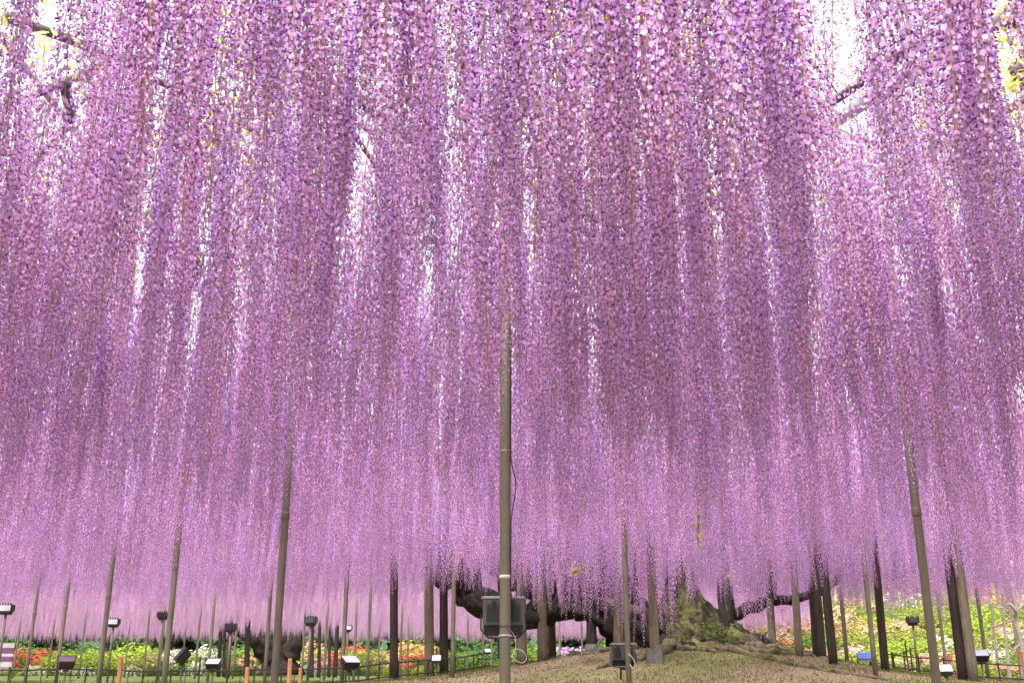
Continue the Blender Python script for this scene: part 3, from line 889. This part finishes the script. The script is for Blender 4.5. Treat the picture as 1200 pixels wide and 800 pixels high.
prop(714, 770, 714, 690, 18.0, 8, 'wood_dark', 'dark slender wooden prop at the fork of the leaning limb', GP)
prop(767, 772, 764, 670, 15.6, 10.5, 'wood', 'square grey timber prop on a concrete pad before the mossy trunk', GP, 'pad', True)
prop(906, 768, 903, 715, 18.0, 8.5, 'wood', 'grey wooden prop beside low hanging pale blossom tips', GP)
prop(937, 773, 932, 695, 17.0, 8.5, 'wood', 'warm brown wooden prop under the thin right hand limb', GP)
prop(957, 770, 952, 700, 17.6, 8, 'wood_dark', 'dark wooden prop, leftmost of three crowded together', GP)
prop(964, 772, 958, 700, 17.4, 9, 'wood_dark', 'dark brown wooden prop in the middle of three crowded together', GP)
prop(977, 778, 968, 690, 16.2, 10, 'wood_dark', 'black wooden prop, tallest and darkest of three crowded together', GP)
prop(1037, 782, 1028, 680, 16.0, 9, 'wood_dark', 'dark weathered wooden prop near the blue sign', GP)
prop(1130, 792, 1114, 665, 15.0, 13, 'wood_dark', 'thick black wooden prop leaning against a grey companion', GP)
prop(1141, 795, 1127, 690, 14.8, 11, 'wood', 'thick grey wooden prop leaning beside a black companion', GP)
GP2 = 'dark props under the distant wisteria'
for u0, v0, u1, w in [(257, 782, 259, 4.5), (267, 782, 270, 5), (290, 780, 291, 6), (374, 782, 375, 4), (386, 782, 387, 3.5), (393, 782, 395, 4.5), (366, 783, 366, 5), (263, 785, 264, 3.5)]:
    prop(u0, v0, u1, 740, 36 if w < 5 else 34, w, 'wood_dark', 'thin black wooden prop holding up a limb of the distant wisteria', GP2)

# ------------------------------------------------------------------ floodlights
def rot_zx(yaw, tilt):
    return Matrix.Rotation(yaw, 3, 'Z') @ Matrix.Rotation(tilt, 3, 'X')
def big_flood(u, v, Y, w, label, post_xy, hang_h):
    """bulky floodlight strapped to a post, seen from behind"""
    p = at(u, v, Y)
    t = thing('floodlight', label, 'floodlight', p, 0, None)
    mb = MB(); mb.box((0, 0, .0), (w * .96, w * .34, w * .60), top=(1.04, 1.1), bev=w * .03); h = build('housing', mb, 'grey_case', t)
    mb = MB()
    for i in range(7):
        for s in (-1, 1):
            mb.box((s * (w * .12 + i * w * .045), -w * .205, -.02 * w), (w * .012, w * .06, w * .42))
    build('cooling_fins', mb, 'black', h)
    for s in (-1, 1):
        mb = MB(); mb.box((s * w * .22, -w * .20, w * .16), (w * .10, w * .05, w * .2)); build('latch', mb, 'black', h)
    mb = MB(); mb.box((0, 0, w * .325), (w * 1.06, w * .42, w * .03), bev=w * .02); build('rim', mb, 'white_trim', t)
    mb = MB()
    for s in (-1, 1):
        for e in (-.42, -.28, -.16):
            mb.box((s * abs(e) * w, -w * .05, w * .37), (w * .035, w * .25, w * .05))
    build('rim_tabs', mb, 'black', t)
    mb = MB(); mb.box((0, 0, w * .352), (w * .98, w * .36, w * .012)); build('glass', mb, 'glass_white', t)
    mb = MB(); mb.box((0, .02, -w * .42), (w * .9, w * .28, w * .24), top=(1.05, 1.1), bev=w * .02); build('ballast_box', mb, 'black', t)
    for s in (-1, 1):
        mb = MB(); mb.tube([(s * w * .53, 0, -.02 * w), (s * w * .54, 0, -w * .4), (s * w * .36, 0, -w * .58), (0, 0, -w * .60)], w * .022, 6); build('yoke_arm', mb, 'black', t)
    mb = MB(); mb.box((0, -.01, -w * .64), (w * .3, w * .24, w * .1)); build('bracket', mb, 'black', t)
    q = Vector((post_xy[0], post_xy[1], p.z - w * .62)) - p
    mb = MB(); mb.tube([(0, 0, -w * .64), (q.x * .5, q.y * .5, q.z - .01), (q.x, q.y, q.z)], w * .05, 6); build('clamp', mb, 'black', t)
    mb = MB(); mb.box((-w * .1, .03, -w * .85), (w * .07, w * .07, w * .42)); build('drop_bar', mb, 'black', t)
    return t
big_flood(590, 717, 5.86, .225, 'bulky grey and black floodlight strapped behind the foremost slim post', (cx, cy), 0)
x7, y7, r7 = post_pos[7]
big_flood(730, 764, 11.6, .255, 'dark boxy floodlight low on a post before the mossy trunk', (x7, y7), 0)

def box_flood(u, v, Y, wpx, yaw, tilt, label, case='black', glass='glass_blue', group=None, fins=False, post=None):
    """tilted box floodlight on a yoke and short stake"""
    p = at(u, v, Y)
    w = wpx / F_PX * Y
    g = gz_n(p.x, Y)
    t = thing('floodlight', label, 'floodlight', (p.x, Y, g), 0, group)
    z = p.z - g
    Rm = rot_zx(yaw, tilt)
    c = Vector((0, 0, z))
    mb = MB(); mb.box(c, (w, w * .8, w * .42), rot=Rm, top=(1.12, 1.12), bev=w * .05); hs_ = build('housing', mb, case, t)
    mb = MB(); mb.box(c + Rm @ Vector((0, 0, w * .235)), (w * 1.16, w * .95, w * .05), rot=Rm, bev=w * .04); build('rim', mb, case, t)
    mb = MB(); mb.box(c + Rm @ Vector((0, 0, w * .265)), (w * 1.04, w * .84, w * .02), rot=Rm, bev=w * .03); build('glass', mb, glass, t)
    if fins:
        mb = MB()
        for i in range(7):
            mb.box(c + Rm @ Vector(((i - 3) * w * .14, 0, -w * .26)), (w * .035, w * .74, w * .16), rot=Rm)
        build('cooling_fins', mb, case, hs_)
    mb = MB()
    mb.tube([c + Rm @ Vector((-w * .56, 0, 0)), c + Vector((-w * .4, 0, -w * .42)), c + Vector((w * .4, 0, -w * .42)), c + Rm @ Vector((w * .56, 0, 0))], w * .04, 6)
    build('yoke', mb, 'black', t)
    mb = MB(); mb.box(c + Vector((0, 0, -w * .5)), (w * .3, w * .3, w * .22)); build('gear_box', mb, 'black', t)
    mb = MB()
    mb.tube([(0, 0, -.1), (0, 0, z - w * .4)], w * .07, 8)
    build('stake', mb, 'steel', t)
    return t
box_flood(78, 776, 14.0, 16, R(25), R(-38), 'dusty purple-black floodlight tilted beside a steel post near the fence', 'purple_case', 'purple_case')
box_flood(214, 768, 11.8, 17, R(-60), R(52), 'large black finned floodlight turned on its side beside a post', 'black', 'black', fins=True)
box_flood(250, 778, 15.0, 14, R(0), R(28), 'floodlight with pale lilac glass facing forward over the fence', 'black', 'glass_blue')
box_flood(410, 776, 15.2, 17, R(35), R(30), 'black floodlight with lilac glass tilted against a post', 'black', 'glass_blue')
box_flood(1149, 768, 15.6, 15, R(-15), R(32), 'floodlight with lilac glass beside the thick grey prop', 'black', 'glass_blue')
box_flood(1108, 785, 14.2, 13, R(-10), R(40), 'low floodlight with white glass at the foot of the black prop', 'grey_case', 'glass_white')
box_flood(511.5, 772, 17.3, 9, R(0), R(50), 'small grey lamp box between the paired wooden props', 'grey_case', 'glass_white')
box_flood(728, 727, 24, 3, 0, 0, 'tiny lamp head on a stake behind the trunk limb', 'black', 'glass_white')
box_flood(571, 763, 30, 6, R(20), R(40), 'small distant lamp with white glass before green bushes', 'black', 'glass_white')

def pole_lamp(u, v, Y, wpx, label, head='glass_white', group=None, below=None):
    p = at(u, v, Y)
    w = wpx / F_PX * Y
    g = gz_n(p.x, Y)
    t = thing('pole_lamp', label, 'lamp', (p.x, Y, g), 0, group)
    z = p.z - g
    mb = MB(); mb.tube([(0, 0, -.1), (0, 0, z * .5), (0, 0, z - w * .5)], w * .12, 8); build('pole', mb, 'steel', t, True)
    mb = MB(); mb.box((0, 0, z - w * .42), (w * .75, w * .6, w * .3), top=(1.25, 1.3), rot=Matrix.Identity(3)); build('lamp_base', mb, 'black', t)
    mb = MB(); mb.box((0, 0, z), (w, w * .7, w * .52), top=(1.08, 1.06), bev=w * .04); h = build('lamp_head', mb, head, t)
    mb = MB()
    for i in range(5):
        mb.box(((i - 2) * w * .24, -w * .34, z + w * .30), (w * .10, w * .08, w * .2))
    build('guard_tabs', mb, 'black', h)
    mb = MB()
    for s in (-1, 1):
        mb.box((s * w * .55, -.01, z), (w * .06, w * .74, w * .55))
    build('side_frame', mb, 'black', h)
    return t
GLM = 'lamps on tall poles'
pole_lamp(8, 712, 20.5, 13, 'pole lamp with pale glass beside the purple and white sign', group=GLM)
pole_lamp(133.5, 728, 22, 11, 'pole lamp with grey glass close behind a steel post, over green bushes', group=GLM)
pole_lamp(191, 720, 20, 10, 'black headed pole lamp tucked against a tall steel post', 'black', GLM)
pole_lamp(271, 734, 24, 11, 'black headed pole lamp near the distant wisteria limb', 'black', GLM)
pole_lamp(364.5, 726, 23, 12, 'pole lamp with grey hood right of the distant wisteria trunk', 'grey_case', GLM)
pole_lamp(408, 735, 28, 8, 'small pole lamp with pale glass peeping from behind a post', group=GLM)
pole_lamp(1069, 726, 21, 11, 'pole lamp standing before the flowering azalea slope', 'grey_case', GLM)

# ------------------------------------------------------------------ fences
def fence(pts_uY, label, h=.24, post_every=.36, bars=True, group=None):
    P = [Vector((x_at(u, Y, 795), Y, 0)) for u, Y in pts_uY]
    t = thing('fence', label, 'fence', (P[0].x, P[0].y, gz(P[0].x, P[0].y)), 0, group)
    o_ = -t.location
    n = 0
    for a, b in zip(P[:-1], P[1:]):
        L = (b - a).length
        k = max(1, round(L / post_every))
        for rz in (h, h * .22):
            q = []
            for i in range(k + 1):
                p = a.lerp(b, i / k); q.append(Vector((p.x, p.y, gz_n(p.x, p.y) + rz)) + o_)
            mb = MB(); mb.tube(q, .010, 6); build('rail', mb, 'fence', t)
        for i in range(k):
            for half in (0, .5) if bars else (0,):
                p = a.lerp(b, (i + half) / k); g = gz_n(p.x, p.y)
                big = half == 0
                hh = h + (.03 if big else .0) + (.16 if (big and n % 5 == 3) else 0)
                mb = MB(); mb.tube([Vector((p.x, p.y, g - .08)) + o_, Vector((p.x + random.uniform(-.01, .01), p.y, g + hh)) + o_], .012 if big else .006, 6)
                build('post' if big else 'bar', mb, 'fence', t)
            n += 1
    return t
fence([(-40, 15.0), (200, 15.6), (420, 16.6), (575, 18.0)], 'low dark rail fence running past the steel posts on the left side', h=.25)
fence([(1050, 17.4), (1140, 16.4), (1240, 15.6)], 'low dark rail fence in front of the pale pruned tree', h=.24, post_every=.45, bars=False)
fence([(1035, 20.5), (1062, 19.5), (1075, 18.0)], 'short run of dark rail fence below the azalea slope', h=.4, post_every=.5, bars=False)
fence([(560, 21.5), (700, 23.0)], 'low dark rail fence behind the wooden props and limb', h=.35, post_every=.6, bars=False)

# stakes
for u, vt, Y, w, lab in [(142, 768, 13.4, 5, 'reddish short wooden stake before the fence, left of the tall posts'), (340, 771, 13.6, 5, 'orange short wooden stake right of the tall steel post'), (290, 781, 14.6, 5, 'brown short wooden stake under the distant dark prop'),
                         (352, 782, 14.6, 3.5, 'thin reddish stake at the fence by a steel post'), (1112, 765, 20, 6, 'brownish stub of a stake behind the black prop'), (1199, 762, 15.2, 8, 'terracotta coloured stake beside the pale pruned tree')]:
    p = at(u, vt, Y); g = gz_n(p.x, Y)
    r = w / 2 / F_PX * Y
    t = thing('stake', lab, 'stake', (p.x, Y, g))
    mb = MB(); hz = max(.12, p.z - g)
    mb.tube([(0, 0, -.08), (.004, 0, hz * .5), (0, 0, hz - .012)], [r, r, r * .97], 8, rough=.05); build('shaft', mb, 'orange_wood', t)
    mb = MB(); mb.tube([(0, 0, hz - .012), (0, 0, hz)], [r * .97, r * .7], 8); build('chamfered_top', mb, 'orange_wood', t)

# signs
def sign(u, v, Y, wpx, hpx, label, panels, tilt=0.0):
    p = at(u, v, Y); g = gz_n(p.x, Y)
    w, h = wpx / F_PX * Y, hpx / F_PX * Y
    t = thing('sign', label, 'sign', (p.x, Y, g))
    z0 = p.z - g - h / 2
    for s in (-1, 1):
        mb = MB(); mb.box((s * w * .42, .03, z0 / 2 + h * .4), (.035, .03, z0 + h * .8)); build('leg', mb, 'fence', t)
    zz = z0
    for frac, mat in panels:
        hh = h * frac
        mb = MB(); mb.box((0, 0, zz + hh / 2), (w, .025, hh * .96), rot=Matrix.Rotation(tilt, 3, 'X')); build('panel', mb, mat, t)
        zz += hh
sign(2, 767, 21.5, 26, 26, 'purple and white banded sign board by the red azalea', [(.22, 'sign_white'), (.22, 'sign_purple'), (.12, 'sign_white'), (.24, 'sign_purple'), (.2, 'sign_white')])
sign(1013, 769, 19.5, 16, 10, 'small blue information sign at the foot of the azalea slope', [(.22, 'sign_white'), (.78, 'sign_blue')], R(-20))
sign(673, 771, 21, 11, 17, 'small white stacked boards among the wooden props', [(.3, 'sign_white'), (.2, 'grey_case'), (.3, 'sign_white'), (.2, 'grey_case')])

# cables on the foremost post
def cable(name, uvY, r, mat, label):
    kn = [tuple(at(u, v, Y)) + (r,) for u, v, Y in uvY]
    mb = MB(); q = smooth_path(kn, 6); mb.tube([Vector(p[:3]) for p in q], r, 6)
    o = build(name, mb, mat, None, True)
    return tag(o, label, 'cable')
cable('cable', [(599.5, 385, 5.68), (598.8, 460, 5.68), (598.5, 525, 5.68), (600, 545, 5.68), (604.5, 565, 5.68), (602, 590, 5.68), (599, 610, 5.68), (598.5, 660, 5.68), (599, 700, 5.70), (600, 722, 5.74)], .0035, 'cable_black', 'thin black cable running down the side of the foremost post')
cable('cable', [(599, 738, 5.74), (604, 748, 5.70), (604, 760, 5.68), (600, 768, 5.66), (606, 774, 5.66), (613, 776, 5.66), (617, 770, 5.66), (612, 762, 5.66), (604, 760, 5.67), (600, 763, 5.70)], .0018, 'cable_pale', 'pale cable coiled in a loop under the large floodlight')
cable('cable', [(736, 765, 11.45), (741, 770, 11.45), (744, 777, 11.45), (742, 783, 11.45), (738, 778, 11.46)], .006, 'cable_pale', 'short pale cable loop under the low boxy floodlight')

# ------------------------------------------------------------------ pale pruned tree on the right
pt_loc = Vector((x_at(1172, 18.5), 18.5, 0)); pt_loc.z = gz(pt_loc.x, pt_loc.y)
pale = thing('pruned_tree', 'bare pale barked pruned tree with crooked branches behind the fence', 'tree', pt_loc)
OP = -pt_loc
def WP(u, v, Y, r):
    p = at(u, v, Y) + OP
    return (p.x, p.y, p.z, r)
for nm, kn, sd in [('trunk', [WP(1200, 800, 18.5, 0.050), WP(1197, 760, 18.5, 0.041), WP(1193, 735, 18.5, 0.036), WP(1189, 705, 18.5, 0.028), WP(1185, 680, 18.5, 0.017)], 1),
                   ('stem', [WP(1184, 800, 18.4, 0.033), WP(1180, 765, 18.4, 0.028), WP(1177, 730, 18.4, 0.025), WP(1174, 690, 18.4, 0.017)], 2),
                   ('stem', [WP(1172, 798, 18.6, 0.028), WP(1168, 765, 18.6, 0.023), WP(1164, 730, 18.6, 0.020), WP(1161, 700, 18.6, 0.014)], 3),
                   ('branch', [WP(1168, 762, 18.5, 0.017), WP(1163, 755, 18.5, 0.014), WP(1158, 753, 18.5, 0.008)], 4),
                   ('branch', [WP(1168, 760, 18.5, 0.017), WP(1172, 754, 18.5, 0.012), WP(1175, 752, 18.5, 0.007)], 5),
                   ('branch', [WP(1193, 738, 18.5, 0.022), WP(1186, 726, 18.5, 0.019), WP(1178, 730, 18.5, 0.017), WP(1164, 733, 18.5, 0.012), WP(1154, 737, 18.5, 0.007)], 6),
                   ('branch', [WP(1189, 722, 18.5, 0.028), WP(1190, 714, 18.4, 0.025), WP(1182, 708, 18.4, 0.022), WP(1170, 712, 18.4, 0.017), WP(1160, 706, 18.4, 0.011)], 7),
                   ('branch', [WP(1190, 718, 18.5, 0.022), WP(1197, 710, 18.5, 0.019), WP(1205, 700, 18.5, 0.017)], 8),
                   ('branch', [WP(1195, 755, 18.5, 0.022), WP(1188, 760, 18.4, 0.017), WP(1180, 757, 18.4, 0.011)], 9),
                   ('branch', [WP(1194, 745, 18.5, 0.022), WP(1203, 735, 18.5, 0.017), WP(1212, 730, 18.5, 0.011)], 10)]:
    mb = MB(); limb_mesh(mb, kn, 8, .2, .04, 4, .02, sd); build(nm, mb, 'bark_pale', pale, True)

# ------------------------------------------------------------------ azaleas
def bush_proto(seed, nl=1500, nb=430):
    r = np.random.default_rng(seed)
    lump = r.normal(size=(9, 3)); lump[:, 2] = np.abs(lump[:, 2]) * .8
    lump /= np.linalg.norm(lump, axis=1)[:, None]
    def shell(n, lo):
        d = rand_unit(n, r); d[:, 2] = np.abs(d[:, 2])
        rad = .78 + .22 * np.max(np.clip(d @ lump.T, 0, 1) ** 6, axis=1)
        rad *= r.uniform(lo, 1.02, size=n) * (1 + .06 * r.normal(size=n))
        return d, d * rad[:, None] * np.array([1, 1, .85])
    d, c = shell(nl, .62)
    nrm = d + .8 * rand_unit(nl, r); nrm /= np.linalg.norm(nrm, axis=1)[:, None]
    a, b = perp(nrm)
    fo = quads_mesh('foliage', c, a * r.uniform(.035, .06, (nl, 1)), b * r.uniform(.018, .03, (nl, 1)), ['azalea_leaf'])
    cen = rand_unit(26, r); cen[:, 2] = np.abs(cen[:, 2])
    d, c = shell(nb * 4, .93)
    near = np.max(d @ cen.T, axis=1) > r.uniform(.93, .99, size=len(d))
    d, c = d[near][:nb], c[near][:nb]
    c = c * 1.04
    nrm = d + .5 * rand_unit(len(d), r); nrm /= np.linalg.norm(nrm, axis=1)[:, None]
    a, b = perp(nrm)
    sz = r.uniform(.035, .06, (len(d), 1))
    bl = quads_mesh('blossom', c, a * sz, b * sz, ['azalea_bloom'])
    mb = MB()
    for i in range(5):
        e = Vector((r.uniform(-.4, .4), r.uniform(-.4, .4), .5))
        mb.tube([(0, 0, -.2), e * .5, e], [.04, .025, .012], 5)
    return fo, bl, mb.mesh('stems', ['twig'])
BUSH = [bush_proto(60 + i) for i in range(5)]
COLS = {'red': (.55, .09, .07), 'salmon': (.55, .29, .19), 'pink': (.56, .38, .32), 'white': (.50, .52, .38), 'orange': (.52, .23, .11), 'lilac': (.36, .22, .4), 'none': None}
GREENS = {'lime': (.30, .36, .07), 'green': (.17, .25, .07), 'deep': (.08, .14, .05), 'olive': (.26, .27, .08)}
def bush(u, Y, rad, colname, green, label, group, amount=1.0, k=None, hscale=1.0):
    x = x_at(u, Y, 765)
    k = random.randrange(5) if k is None else k
    t = thing('azalea_bush' if colname != 'none' else 'shrub', label, 'bush', (x, Y, gz(x, Y) - .05), random.uniform(0, 6.28), group)
    t.scale = (rad, rad, rad * hscale)
    fo = link('foliage', BUSH[k][0], t); fo.color = (*GREENS[green], 1)
    st = link('stems', BUSH[k][2], t)
    if colname != 'none':
        bl = link('blossom', BUSH[k][1], t); bl.color = (*COLS[colname], 1)
NAMES = {'red': 'scarlet', 'salmon': 'salmon pink', 'pink': 'rose pink', 'white': 'white', 'orange': 'orange', 'lilac': 'lilac', 'none': 'plain'}
GN = {'lime': 'yellow-green', 'green': 'mid-green', 'deep': 'dark green', 'olive': 'olive'}
# right hand slope, row by row
rb = random.Random(21)
for Y in np.arange(23.2, 41, 1.35):
    u = 850 + rb.uniform(0, 20) + (8 if Y < 25 else 0)
    while u < 1260:
        col = rb.choices(['salmon', 'pink', 'white', 'orange', 'none'], [1.8, 2.0, 1.6, 1.0, 6.0])[0]
        gr = rb.choices(['lime', 'olive', 'green'], [6, 2.4, 1.2])[0]
        rad = rb.uniform(.55, .85)
        what = 'plain %s leafed shrub' % GN[gr] if col == 'none' else '%s flowered azalea with %s leaves' % (NAMES[col], GN[gr])
        size = 'small ' if rad < .64 else 'broad ' if rad > .76 else ''
        zone = 'at the foot of' if Y < 26 else 'low on' if Y < 30 else 'half way up' if Y < 34 else 'high on' if Y < 38 else 'along the crest of'
        bush(u, Y + rb.uniform(-.4, .4), rad, col, gr, size + what + ' ' + zone + ' the flowering slope', '%s%s %s the slope' % (size, what, zone), hscale=rb.uniform(.8, 1.05))
        u += rad * 2 / Y * F_PX * rb.uniform(.62, .85)
# far left and centre hedge
special = {-10: ('none', 'deep'), 30: ('red', 'green'), 46: ('red', 'green'), 70: ('none', 'lime'), 95: ('none', 'green'), 118: ('none', 'lime'), 150: ('none', 'lime'), 172: ('none', 'olive'), 188: ('pink', 'lime'), 205: ('white', 'green'),
           228: ('white', 'lime'), 252: ('none', 'deep'), 275: ('none', 'green'), 300: ('salmon', 'green'), 322: ('none', 'green'), 352: ('salmon', 'lime'), 372: ('pink', 'green'), 388: ('red', 'green'), 408: ('none', 'lime'), 432: ('none', 'olive'), 455: ('salmon', 'green'),
           478: ('orange', 'lime'), 492: ('red', 'green'), 512: ('none', 'green'), 540: ('none', 'green'), 562: ('none', 'deep'), 585: ('none', 'green'), 610: ('none', 'green'), 636: ('none', 'lime'), 660: ('lilac', 'lime'), 684: ('none', 'lime'), 706: ('none', 'green'), 730: ('none', 'green'), 760: ('none', 'deep'), 800: ('none', 'deep'), 840: ('none', 'deep')}
for u, (c, gname) in special.items():
    for row in (0, 1, 2):
        Y = 44.5 + 2.0 * row + rb.uniform(-.5, .5)
        cc = c if row == 0 or (row == 1 and rb.random() < .6) else 'none'
        gname = gname if row < 2 else 'deep'
        what = 'plain %s shrub' % GN[gname] if cc == 'none' else '%s flowered azalea with %s leaves' % (NAMES[cc], GN[gname])
        bush(u + rb.uniform(-6, 6) + row * 11, Y, rb.uniform(.85, 1.15) * (1.15, 1.4, 1.35)[row], cc, gname, what + (' in the front row of the far hedge', ' in the second row of the far hedge', ' in the rearmost row of the far hedge')[row], what + ' in the hedge', hscale=rb.uniform(.9, 1.15))
# low front border of the far bed
for u in range(0, 620, 26):
    c = rb.choice(['white', 'none', 'none', 'none', 'white', 'none'])
    gname = rb.choice(['green', 'lime', 'deep'])
    what = 'low plain %s shrub' % GN[gname] if c == 'none' else 'low %s flowered azalea with %s leaves' % (NAMES[c], GN[gname])
    bush(u + rb.uniform(-8, 8), 42.8, rb.uniform(.4, .6), c, gname, what + ' edging the far bed', what + ' edging the bed')

# ------------------------------------------------------------------ trees beyond the garden
def tree_proto(seed, nl=5200):
    r = np.random.default_rng(seed)
    H = 6.5
    trunk = MB(); trunk.tube([(0, 0, -.3), (.1, 0, H * .35), (0, .1, H * .7), (.05, 0, H * .92)], [.2, .16, .09, .03], 8, rough=.15)
    C_, D_ = [], []
    for i in range(30):
        a = r.uniform(0, 6.28); hz = r.uniform(.1, 1) ** .9
        rr = 2.1 * (1 - .65 * hz) * r.uniform(.35, 1)
        c0 = np.array([math.cos(a) * rr, math.sin(a) * rr, .5 + hz * (H - .6)])
        if i % 2 == 0:
            trunk.tube([(0, 0, max(.3, c0[2] - .9)), (c0[0] * .5, c0[1] * .5, c0[2] - .4), tuple(c0)], [.06, .04, .015], 5)
        s = r.uniform(.5, .95)
        d = rand_unit(nl // 30, r)
        C_.append(c0 + d * r.uniform(.45, 1, size=(len(d), 1)) * s * np.array([1, 1, .75])); D_.append(d)
    c, d = np.concatenate(C_), np.concatenate(D_)
    nrm = d + .9 * rand_unit(len(d), r); nrm /= np.linalg.norm(nrm, axis=1)[:, None]
    a, b = perp(nrm)
    cr = quads_mesh('crown', c, a * r.uniform(.09, .15, (len(c), 1)), b * r.uniform(.05, .08, (len(c), 1)), ['tree_leaf'])
    return trunk.mesh('trunk', ['twig']), cr
TREES = [tree_proto(80 + i) for i in range(3)]
rt = random.Random(9)
def tree(x, y, s, label, group):
    t = thing('evergreen_tree', label, 'tree', (x, y, gz(x, y) - .1), rt.uniform(0, 6.28), group)
    t.scale = (s * rt.uniform(.9, 1.2), s * rt.uniform(.9, 1.2), s)
    k = rt.randrange(3)
    link('trunk', TREES[k][0], t); link('crown', TREES[k][1], t)
for row, Y in enumerate((52, 56)):
    for u in range(-60, 900, 44):
        tree(x_at(u + rt.uniform(-18, 18), Y), Y + rt.uniform(-1, 1), rt.uniform(.8, 1.1), 'dark evergreen tree behind the far hedge' if row == 0 else 'taller dark evergreen tree in the second row behind the far hedge', 'evergreens behind the hedge')
for u in (880, 905, 925):
    tree(x_at(u, 33), 33, .26, 'small dark evergreen bush-tree beyond the trunk beside the slope', 'small evergreens beside the slope')
for u in range(930, 1300, 60):
    tree(x_at(u + rt.uniform(-15, 15), 45), 45 + rt.uniform(-1, 1), rt.uniform(.6, .85), 'evergreen tree on top of the azalea slope', 'evergreens on the slope crest')

# ------------------------------------------------------------------ grass and litter on the ground
def scatter(name, n, hw, hl, mat, seed, flat, label):
    r = np.random.default_rng(seed)
    Y = r.uniform(11.5, 24, size=n * 2)
    X = r.uniform(-.55, .58, size=n * 2) * Y
    keep = []
    for x, y in zip(X, Y):
        nz = noise.noise(Vector((x * .55, y * .55, 1.7)))
        mossy = nz > -.02
        if (mossy and not flat) or (flat and not mossy) or r.random() < .22:
            keep.append((x, y))
        if len(keep) >= n:
            break
    C_ = np.array([(x, y, gz_n(x, y) + (.008 if flat else .02)) for x, y in keep])
    m = len(C_)
    if flat:
        nrm = np.array([[0, 0, 1.0]]) + .45 * rand_unit(m, r)
        nrm /= np.linalg.norm(nrm, axis=1)[:, None]
        a, b = perp(nrm)
        th = r.uniform(0, 6.28, (m, 1))
        a2 = a * np.cos(th) + b * np.sin(th); b2 = -a * np.sin(th) + b * np.cos(th)
        A, B = a2 * r.uniform(.6, 1.3, (m, 1)) * hl, b2 * hw * r.uniform(.7, 1.2, (m, 1))
    else:
        A = np.array([[0, 0, 1.0]]) + .5 * rand_unit(m, r); A *= hl * r.uniform(.5, 1.4, (m, 1))
        s = rand_unit(m, r); s[:, 2] = 0; s /= np.linalg.norm(s, axis=1)[:, None]
        B = s * hw
    o = link(name, quads_mesh(name, C_, A, B, [mat]))
    o['kind'] = 'stuff'; tag(o, label, name.replace('_', ' '))
scatter('grass', 52000, .004, .016, 'grass', 3, False, 'short sparse grass growing in patches on the mound')
scatter('leaf_litter', 14000, .010, .017, 'litter', 4, True, 'fallen dry leaves and petals scattered over the bare earth')
